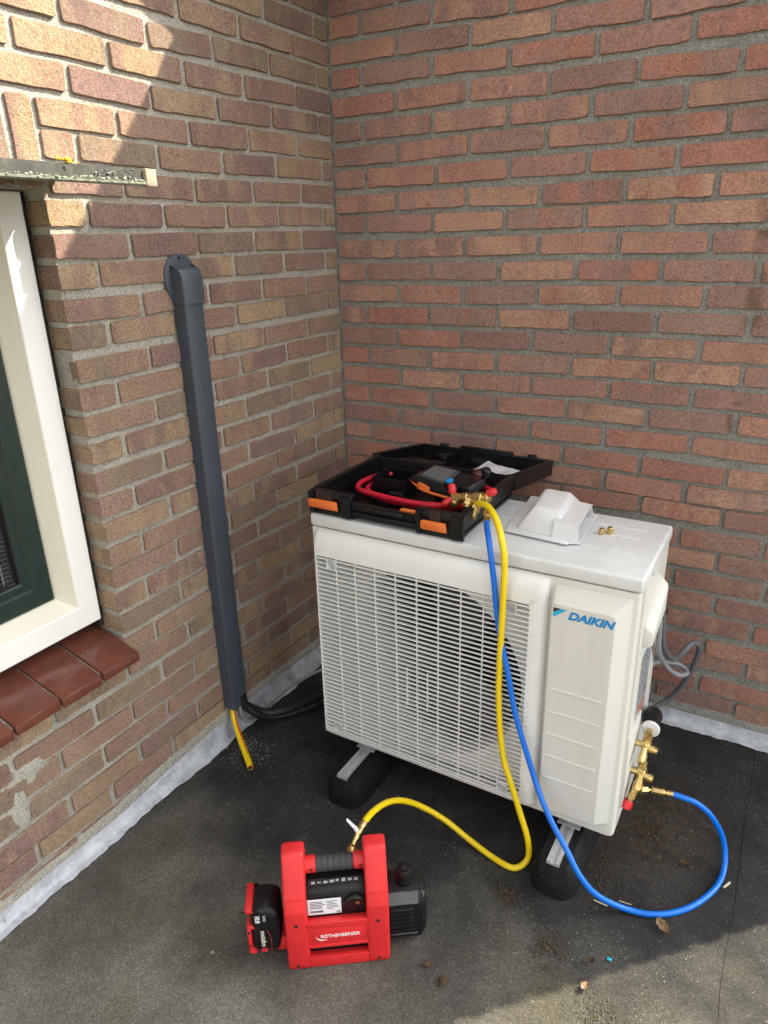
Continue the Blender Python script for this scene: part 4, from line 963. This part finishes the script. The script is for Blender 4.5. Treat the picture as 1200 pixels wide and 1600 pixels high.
while i < len(PT)-8:                                     # row of tiny printed marks along the hose
    k = i//60
    if 4 <= k <= 9 or 18 <= k <= 22:
        a = PT[i]; d = (PT[i+1]-a).normalized(); o = (CAMLOC-a).normalized(); o = (o-d*o.dot(d)).normalized(); sd = d.cross(o)
        o2 = (o*.6+sd*.8*(1 if k < 12 else -1)).normalized(); s2 = d.cross(o2); w = rr_.uniform(.001, .004)
        pr.add([a+o2*.00802-s2*.0007, a+d*w+o2*.00802-s2*.0007, a+d*w+o2*.00802+s2*.0007, a+o2*.00802+s2*.0007], [(0, 1, 2, 3)])
    i += rr_.choice((2, 3, 4, 8))
part('hose_print', pr, INK, hy, kind='stuff', smooth=False)
hb = hose('blue_hose', BLU, .0072, BLUEH, 'blue hose hanging over the grille and curving round the floor to the service valve', [((.866, -.698, .892), (.848, -.650, .902), 0), ((1.352, -.6, .203), (1.300, -.612, .204), 0)])
mb = MB(); mb.cyl((1.303, -.611, .204), (1.268, -.640, .212), .0045, 10); mb.hexnut((1.292, -.619, .206), (1.276, -.633, .210), .0105); mb.hexnut((1.262, -.646, .215), (1.270, -.638, .211), .009); part('brass_adapter', mb, BRASS, hb, ang=30)

# ------------------------------------------------------------------ plastic cover and flare nuts on the unit top
cv = thing('plastic_cover', 'loose pale grey plastic valve cover lying on the unit top', 'cover', (.965, -.50, .840))
mb = MB(); mb.hull([(.884, -.622, .8425), (1.046, -.634, .8425), (1.030, -.345, .8425), (.858, -.352, .8425), (.884, -.622, .8465), (1.046, -.634, .8465), (1.030, -.345, .8465), (.858, -.352, .8465)], .0015, 2)
fl = part('flange', mb, COVERM, cv, ang=30)
mb = MB(); mb.hull([(.903, -.600, .846), (1.030, -.614, .846), (1.016, -.365, .846), (.884, -.372, .846), (.936, -.558, .899), (1.003, -.562, .899), (.990, -.430, .903), (.922, -.428, .903)], .006, 3); part('raised_hood', mb, COVERM, cv, ang=30)
mb = MB(); t = .003                                     # cable outlet: open channel towards the right
A = [(1.000, -.600), (1.062, -.606), (1.052, -.440), (.990, -.430)]; za, zb_ = .846, .884
mb.hull([(1.000, -.598, .884), (1.060, -.604, .880), (1.048, -.442, .882), (.985, -.435, .886), (1.000, -.598, .881), (1.060, -.604, .877), (1.048, -.442, .879), (.985, -.435, .883)])
mb.hull([(1.000, -.612, .8462), (1.066, -.618, .8462), (1.060, -.604, .8795), (1.000, -.598, .8830), (1.000, -.609, .8462), (1.066, -.615, .8462), (1.060, -.601, .8795), (1.000, -.595, .8830)])
mb.hull([(.985, -.424, .8462), (1.054, -.432, .8462), (1.048, -.442, .8815), (.985, -.435, .8855), (.985, -.427, .8462), (1.054, -.435, .8462), (1.048, -.445, .8815), (.985, -.438, .8855)])
part('cable_outlet', mb, COVERM, cv, ang=30)
mb = MB(); mb.hull([(1.03, -.634, .8425), (1.070, -.612, .8425), (1.060, -.42, .8425), (1.03, -.40, .8425), (1.03, -.634, .8462), (1.070, -.612, .8462), (1.060, -.42, .8462), (1.03, -.40, .8462)]); part('flange_lip', mb, COVERM, fl, ang=30)
for (x, y, r, hh, lab) in ((1.0975, -.519, .0078, .015, 'small dull brass cap standing on the unit top'), (1.1145, -.507, .0092, .017, 'larger shiny brass flare nut on the unit top')):
    mb = MB(); z = .8388
    mb.lathe((x, y, z), (x, y, z+hh), [(0, r*.92), (hh*.12, r), (hh*.62, r), (hh*.66, r*.86), (hh*.93, r*.82), (hh, r*.70), (hh, r*.45), (hh*.5, r*.42)], 6 if r > .009 else 14)
    single('brass_cap' if r < .009 else 'flare_nut', mb, BRASS, lab, 'brass fitting', 'brass fittings on the unit top', ang=30)
# ------------------------------------------------------------------ vacuum pump
pu = thing('vacuum_pump', 'red and black cordless vacuum pump standing on the roof', 'pump', (.682, -1.338, 0), math.radians(35.77))
def pl_(name, mb, mat, parent=pu, **k): return part(name, mb, mat, parent, local=True, **k)
prof = [(0, .004), (.004, 0), (.136, 0), (.140, .004), (.140, .17), (.130, .20), (.092, .283), (.086, .289), (.054, .289), (.048, .283), (.010, .20), (0, .17)]
def arm(mb, x0, x1): mb.prism(prof, x0, x1, 0, bev=.0065, seg=3)
mb = MB(); arm(mb, .000, .050); arm(mb, .180, .230)
mb.box((.0485, .001, .001), (.1815, .020, .030), bev=.002); mb.box((.0485, .0035, .062), (.1815, .022, .130), bev=.002)
mb.box((.0485, .0005, .1205), (.1815, .0215, .1325), bev=.002); mb.box((.0485, .0008, .060), (.1815, .0215, .0685), bev=.002)
mb.box((.0485, .120, .001), (.1815, .139, .15), bev=.002)
fr_ = pl_('red_frame', mb, RED, ang=30)
for xa in (.0, .180):                                     # moulded seams across the arms
    for zc, yc in ((.2005, .0095), (.1705, .0)):
        mb = MB(); mb.box((xa+.006, yc-.0008, zc-.0012), (xa+.044, yc+.003, zc+.0012), bev=.0005); pl_('moulded_seam', mb, RED, fr_)
for x0, x1, z0, z1 in ((.0485, .1815, .1330, .1365), (.0485, .1815, .0285, .0320)):
    mb = MB(); mb.box((x0, -.0012, z0), (x1, .012, z1), bev=.001); pl_('moulded_rib', mb, RED, fr_)
mb = MB(); mb.box((.060, .0022, .0725), (.170, .0042, .1165), bev=.001); lpn = pl_('logo_plate', mb, RED, fr_)
part('lettering', text_mb('ROTHENBERGER', .0128, (.0760, .0018, .0895), (1, 0, 0), (0, 0, 1), bold=.00012, sx=.90), WHITEP, lpn, local=True, smooth=False)
sw = MB(); a = [(.0655+.0185*(1-math.cos(t)), .0018, .0965-.0135*math.sin(t)) for t in [i*PI*.62/9 for i in range(10)]]
vs = []; fs = []
for i, p in enumerate(a):
    w = .0006+.0022*math.sin(PI*i/9); vs += [(p[0], p[1], p[2]-w), (p[0], p[1], p[2]+w*.4)]
for i in range(9): fs.append((2*i, 2*i+2, 2*i+3, 2*i+1))
sw.add(vs, fs); pl_('logo_swoosh', sw, WHITEP, lpn, smooth=False)
for x, z in ((.025, .135), (.205, .128), (.022, .012), (.204, .012)):
    mb = MB(); mb.lathe((x, -.0006, z), (x, .004, z), [(0, .0072), (.0008, .0068), (.0009, .0048), (.0010, .0034)], 14); s_ = pl_('screw_recess', mb, RED, fr_)
    mb = MB(); mb.lathe((x, -.0010, z), (x, .001, z), [(0, .0044), (.0006, .0044)], 12); pl_('screw', mb, DARKIN, s_)
# handle
mb = MB(); mb.cyl((.048, .070, .236), (.183, .070, .236), .0145, 18)
hd = pl_('handle', mb, RED)
mb = MB(); pf = [(0, .016)]
for k in range(6): b = k*.0135; pf += [(b+.0002, .0178), (b+.0120, .0182), (b+.0125, .0165), (b+.0133, .0165)]
pf += [(.082, .016)]; mb.lathe((.0745, .070, .236), (.160, .070, .236), pf, 18); pl_('grip', mb, GREYR, hd, ang=25)
for xa, xb in ((.049, .0735), (.158, .182)):
    mb = MB(); mb.cyl((xa, .070, .236), (xb, .070, .236), .0185, 18, .001); sc_ = pl_('handle_socket', mb, RED, hd)
    mb = MB(); mb.lathe(((xa+xb)/2+.003, .0505, .238), ((xa+xb)/2+.003, .054, .238), [(0, .0028), (.002, .0028)], 10); pl_('screw', mb, DARKIN, sc_)
# black motor body between the arms
mb = MB(); mb.prism([(.022, .035), (.022, .165), (.030, .195), (.048, .208), (.105, .208), (.118, .19), (.118, .035)], .0495, .1805, 0, bev=.004)
mb.box((.0495, .022, .008), (.1805, .118, .0345), bev=.003)
bd_ = pl_('motor_body', mb, BLACKP, ang=30)
mb = MB(); mb.cyl((.156, .030, .162), (.156, .0185, .160), .0265, 28, .003); hb_ = pl_('gearbox_dome', mb, BLACKP, bd_)
mb = MB(); mb.lathe((.162, .0190, .166), (.162, .0160, .1655), [(0, .0062), (.0012, .0062), (.0022, .004)], 12); pl_('brass_plug', mb, BRASS, hb_)
mb = MB(); mb.box((.0515, .0208, .1385), (.1255, .0222, .1825)); lb_ = pl_('rating_label', mb, PAPERW, bd_, smooth=False)
tx = MB(); r = random.Random(11)
for k in range(5): tx.box((.057, .0203, .1755-.0046*k), (.057+r.uniform(.020, .034), .0209, .1770-.0046*k))
for k in range(6): tx.box((.094, .0203, .1755-.0046*k), (.094+r.uniform(.012, .030), .0209, .1766-.0046*k))
for k in range(26): tx.box((.057+.0011*k, .0203, .1445), (.057+.0011*k+r.choice((.0004, .0007)), .0209, .1505))
pl_('label_print', tx, INK, lb_, kind='stuff', smooth=False)
part('lettering', text_mb('CE', .0078, (.1135, .0206, .1405), (1, 0, 0), (0, 0, 1), bold=.0001, sx=1.1, depth=.0002), INK, lb_, local=True, smooth=False)
mb = MB(); mb.box((.056, .036, .2082), (.172, .052, .2092)); ic = pl_('icon_strip', mb, INK, bd_, smooth=False)
mb = MB(); r = random.Random(3)
for k in range(8): mb.box((.062+k*.0135, .039+r.uniform(0, .003), .2092), (.062+k*.0135+r.uniform(.005, .010), .043+r.uniform(0, .006), .2097))
pl_('icon', mb, plain('icon_grey', (.42, .42, .42), .5), ic, kind='stuff', smooth=False)
# finned oil case on the right
oc = [(.046, .010), (.036, .022), (.036, .034), (.034, .036), (.034, .128), (.046, .150), (.104, .156), (.112, .148), (.112, .02), (.104, .010)]
mb = MB(); mb.prism(oc, .2305, .306, 0, bev=.0025); oil = pl_('oil_case', mb, BLACKP, ang=28)
mb = MB(); mb.hull([(.306, .034, .036), (.306, .034, .128), (.306, .046, .150), (.306, .104, .156), (.306, .112, .148), (.306, .112, .02), (.306, .046, .010), (.320, .046, .046), (.320, .046, .120), (.320, .058, .138), (.320, .098, .140), (.320, .100, .03), (.320, .055, .02)], .002, 1); pl_('end_cap', mb, BLACKP, oil, ang=25)
GRYB = plain('worn_grey_edge', (.07, .075, .082), .45, var=.3, vscale=50)  # lighter grey than the case, for both bevel strips
mb = MB(); mb.hull([(.2310, .0325, .1275), (.296, .0325, .1275), (.312, .040, .123), (.2310, .0455, .1515), (.296, .0455, .1515), (.316, .050, .142), (.296, .049, .150), (.2310, .049, .150)]); pl_('bevel_strip', mb, GRYB, oil, smooth=False)
mb = MB(); mb.hull([(.2310, .0335, .0345), (.296, .0335, .0345), (.312, .040, .040), (.2310, .0435, .0120), (.296, .0435, .0120), (.316, .050, .022), (.2310, .046, .016), (.296, .046, .016)]); pl_('bevel_strip', mb, GRYB, oil, smooth=False)
for k in range(6):
    mb = MB(); z = .048+.0125*k; mb.hull([(.236, .0345, z), (.288, .0345, z), (.236, .0285, z+.003), (.286, .0285, z+.003), (.236, .0345, z+.0045), (.288, .0345, z+.0045)]); pl_('cooling_fin', mb, BLACKP, oil, smooth=False)
mb = MB(); mb.lathe((.272, .080, .154), (.272, .080, .190), [(0, .0215), (.008, .0215), (.0085, .0165), (.016, .0165), (.017, .0185), (.030, .0185), (.034, .0165), (.035, .010)], 20); kn = pl_('oil_filler_cap', mb, BLACKP, oil, ang=30)
mb = MB(); mb.box((.264, .068, .1885), (.280, .092, .1955), bev=.002); pl_('cap_grip', mb, BLACKP, kn)
# battery on the left
mb = MB(); mb.hull([(-.078, .030, .036), (-.078, .030, .150), (-.012, .026, .036), (-.012, .026, .142), (-.030, .026, .160), (-.070, .030, .160), (-.078, .100, .036), (-.078, .100, .150), (-.012, .104, .036), (-.012, .104, .142), (-.030, .104, .160), (-.070, .100, .160)], .008, 3)
ba = pl_('battery', mb, BLACKP, ang=35)
for z0, z1 in ((.030, .0395), (.1055, .114), (.153, .163)):
    mb = MB(); mb.hull([(-.087, .027, z0), (-.068, .0265, z0), (-.074, .0265, z1), (-.087, .027, z1), (-.087, .103, z0), (-.068, .103, z0), (-.074, .103, z1), (-.087, .103, z1)], .003, 2); pl_('battery_corner', mb, RED, ba, ang=30)
mb = MB(); mb.hull([(-.087, .0275, .040), (-.078, .0275, .040), (-.078, .0275, .105), (-.087, .0275, .105), (-.087, .102, .040), (-.078, .102, .040), (-.078, .102, .105), (-.087, .102, .105)], .002, 1)
bs = pl_('battery_shell', mb, RED, ba, ang=30)
for z in (.055, .096):
    mb = MB(); mb.lathe((-.082, .0262, z), (-.082, .030, z), [(0, .0028), (.002, .0028)], 10); pl_('screw', mb, DARKIN, bs)
mb = MB(); mb.box((-.024, .030, .030), (.002, .10, .066), bev=.003); pl_('battery_dock', mb, RED)
mb = MB(); mb.box((-.004, .028, .066), (.002, .102, .15), bev=.003); pl_('battery_rail', mb, BLACKP)
def btx(s, size, x, z, mat, sx=1.0): 
    part('lettering', text_mb(s, size, (x, .0252, z), (0, 0, -1), (1, 0, 0), bold=.0002, sx=sx, depth=.0006), mat, ba, local=True, smooth=False)
btx('metabo', .0165, -.0570, .1005, plain('print_silver', (.60, .57, .50), .4), .95)
btx('10.0', .0150, -.0660, .148, WHITEP, .85)
btx('LiHD', .0090, -.0490, .146, plain('print_grey_b', (.35, .35, .35), .5), .9)
mb = MB(); mb.box((-.0585, .0250, .036), (-.0455, .0262, .047)); pl_('battery_print', mb, plain('print_red', (.55, .02, .05), .5), ba, smooth=False)
mb = MB(); mb.tube([(-.0360, .0253, .040), (-.0350, .0253, .075), (-.0420, .0253, .100)], .0007, 6, 3); pl_('battery_line', mb, plain('line_red', (.5, .03, .03), .5), ba)
# inlet fitting with valve lever (belongs to the hose end)
mb = MB(); mb.lathe((.758, -1.182, .232), (.757, -1.170, .2545), [(0, .011), (.010, .0125), (.018, .0125), (.0185, .0085), (.026, .0085)], 8); pl2 = part('inlet_port', MB().add([Matrix.Rotation(-math.radians(35.77), 3, 'Z') @ (v-Vector((.682, -1.338, 0))) for v in mb.v], mb.f), BRASS, pu, local=True, ang=30)
mb = MB(); mb.cyl((.757, -1.170, .2545), (.7525, -1.142, .2625), .0058, 12); mb.lathe((.7525, -1.143, .2620), (.748, -1.108, .2632), [(0, .0075), (.012, .0085), (.020, .0085), (.024, .0095), (.036, .0092)], 12); part('ball_valve', mb, BRASS, hy, ang=30)
mb = MB(); mb.cyl((.752, -1.140, .264), (.745, -1.142, .278), .005, 10); mb.hull([(.748, -1.140, .276), (.742, -1.146, .276), (.724, -1.144, .286), (.722, -1.138, .288), (.748, -1.140, .280), (.742, -1.146, .280), (.724, -1.144, .290), (.722, -1.138, .292)], .001, 1); part('valve_lever', mb, PAPERW, hy)

# ------------------------------------------------------------------ litter on the roof
def leaf(name, x, y, rz, L, Wd, mat, label, curl, cat='leaf'):
    mb = MB(); vs = []; fs = []; n = 8; m = 5; r = random.Random(label)
    for i in range(n):
        t = i/(n-1); w = Wd*math.sin(PI*min(.98, .06+t*.92))**.7*r.uniform(.75, 1.1)
        for j in range(m):
            u = (j/(m-1)-.5)*2; q = Matrix.Rotation(rz, 3, 'Z') @ Vector((L*(t-.5), w*u, 0))
            vs.append((x+q.x, y+q.y, .006+curl*(u*u*.6+(t-.5)**2*1.8)+r.uniform(0, .0025)))
    for i in range(n-1):
        for j in range(m-1): fs.append((i*m+j, i*m+j+1, (i+1)*m+j+1, (i+1)*m+j))
    mb.add(vs, fs); return single(name, mb, mat, label, cat, ang=30)
leaf('dry_leaf', 1.390, -.828, -.75, .044, .013, LEAFM, 'curled dry leaf lying against the blue hose', .012)
leaf('dry_leaf', 1.405, -.610, .4, .026, .008, MOSSM, 'small dark leaf fragment inside the blue hose loop', .006)
leaf('dry_leaf', 1.270, -1.055, 1.2, .022, .009, LEAFM, 'small brown leaf fragment in the sunlit patch', .006)
leaf('dry_leaf', 1.265, -.992, .1, .018, .008, MOSSM, 'dark curled leaf bit on the edge of the sunlit patch', .008)
def stick(pts, r, mat, label, name='straw', cat='straw'):
    mb = MB(); mb.tube(pts, r, 6, 3); return single(name, mb, mat, label, cat)
stick([(1.229, -.828, .0045), (1.262, -.829, .004)], .0016, STRAW, 'pale straw stalk just left of the blue hose')
stick([(1.283, -.800, .0035), (1.312, -.797, .004)], .0012, STRAW, 'short straw stalk inside the blue hose loop')
stick([(1.500, -.640, .008), (1.512, -.618, .009)], .0028, STRAW, 'pale wood chip to the right of the blue hose loop', 'wood_chip', 'wood chip')
mb = MB(); mb.box((1.295, -.967, .002), (1.305, -.961, .006), bev=.001); single('plastic_scrap', mb, CYANB, 'tiny turquoise plastic scrap on the roof', 'scrap')
mb = MB(); 
for (x, y, s, lab) in ((.947, -1.174, .0095, 'dark round clod right of the red pump'), (.995, -1.193, .0105, 'dark clod in the shade below the pump'), (.500, -1.390, .004, 'small white pebble left of the pump')):
    mb = clumps(1, lambda r: (x, y, s*.55), s, s, int(x*1000)); single('clod' if s > .005 else 'pebble', mb, MOSSM if s > .005 else GRITM, lab, 'dirt' if s > .005 else 'pebble')
def scatter(spots, n, smin, smax, seed, zoff=.0):
    def f(r):
        x, y, sx, sy = r.choice(spots); return (x+r.gauss(0, sx), min(-.06, y+r.gauss(0, sy)), .002+zoff)
    return clumps(n, f, smin, smax, seed)
single('moss_crumbs', scatter([(1.30, -.43, .035, .03), (1.30, -.54, .03, .03), (1.30, -.53, .015, .02), (1.215, -.69, .03, .03), (1.37, -.37, .04, .03), (1.17, -1.0, .02, .025), (1.035, -.92, .02, .015), (1.24, -.78, .03, .05)], 900, .0008, .0030, 5), MOSSM, kind='stuff', label='brown dry moss crumbs beside the unit')
single('green_moss', scatter([(1.302, -1.092, .020, .02), (1.32, -1.11, .018, .015), (1.26, -1.06, .05, .03)], 200, .0005, .0018, 6), MOSSG, kind='stuff', label='green moss crumbs in the sunlit patch')
single('grit', scatter([(.9, -1.0, .5, .4), (.15, -.80, .05, .06), (1.3, -1.0, .2, .15), (1.35, -.5, .1, .1)], 300, .0006, .0014, 7), GRITM, kind='stuff', label='pale grit scattered over the roofing')
single('drill_dust', scatter([(.135, -.82, .035, .03), (.09, -.79, .02, .03)], 260, .0006, .0018, 8), GRITM, kind='stuff', label='pale drilling dust below the duct')
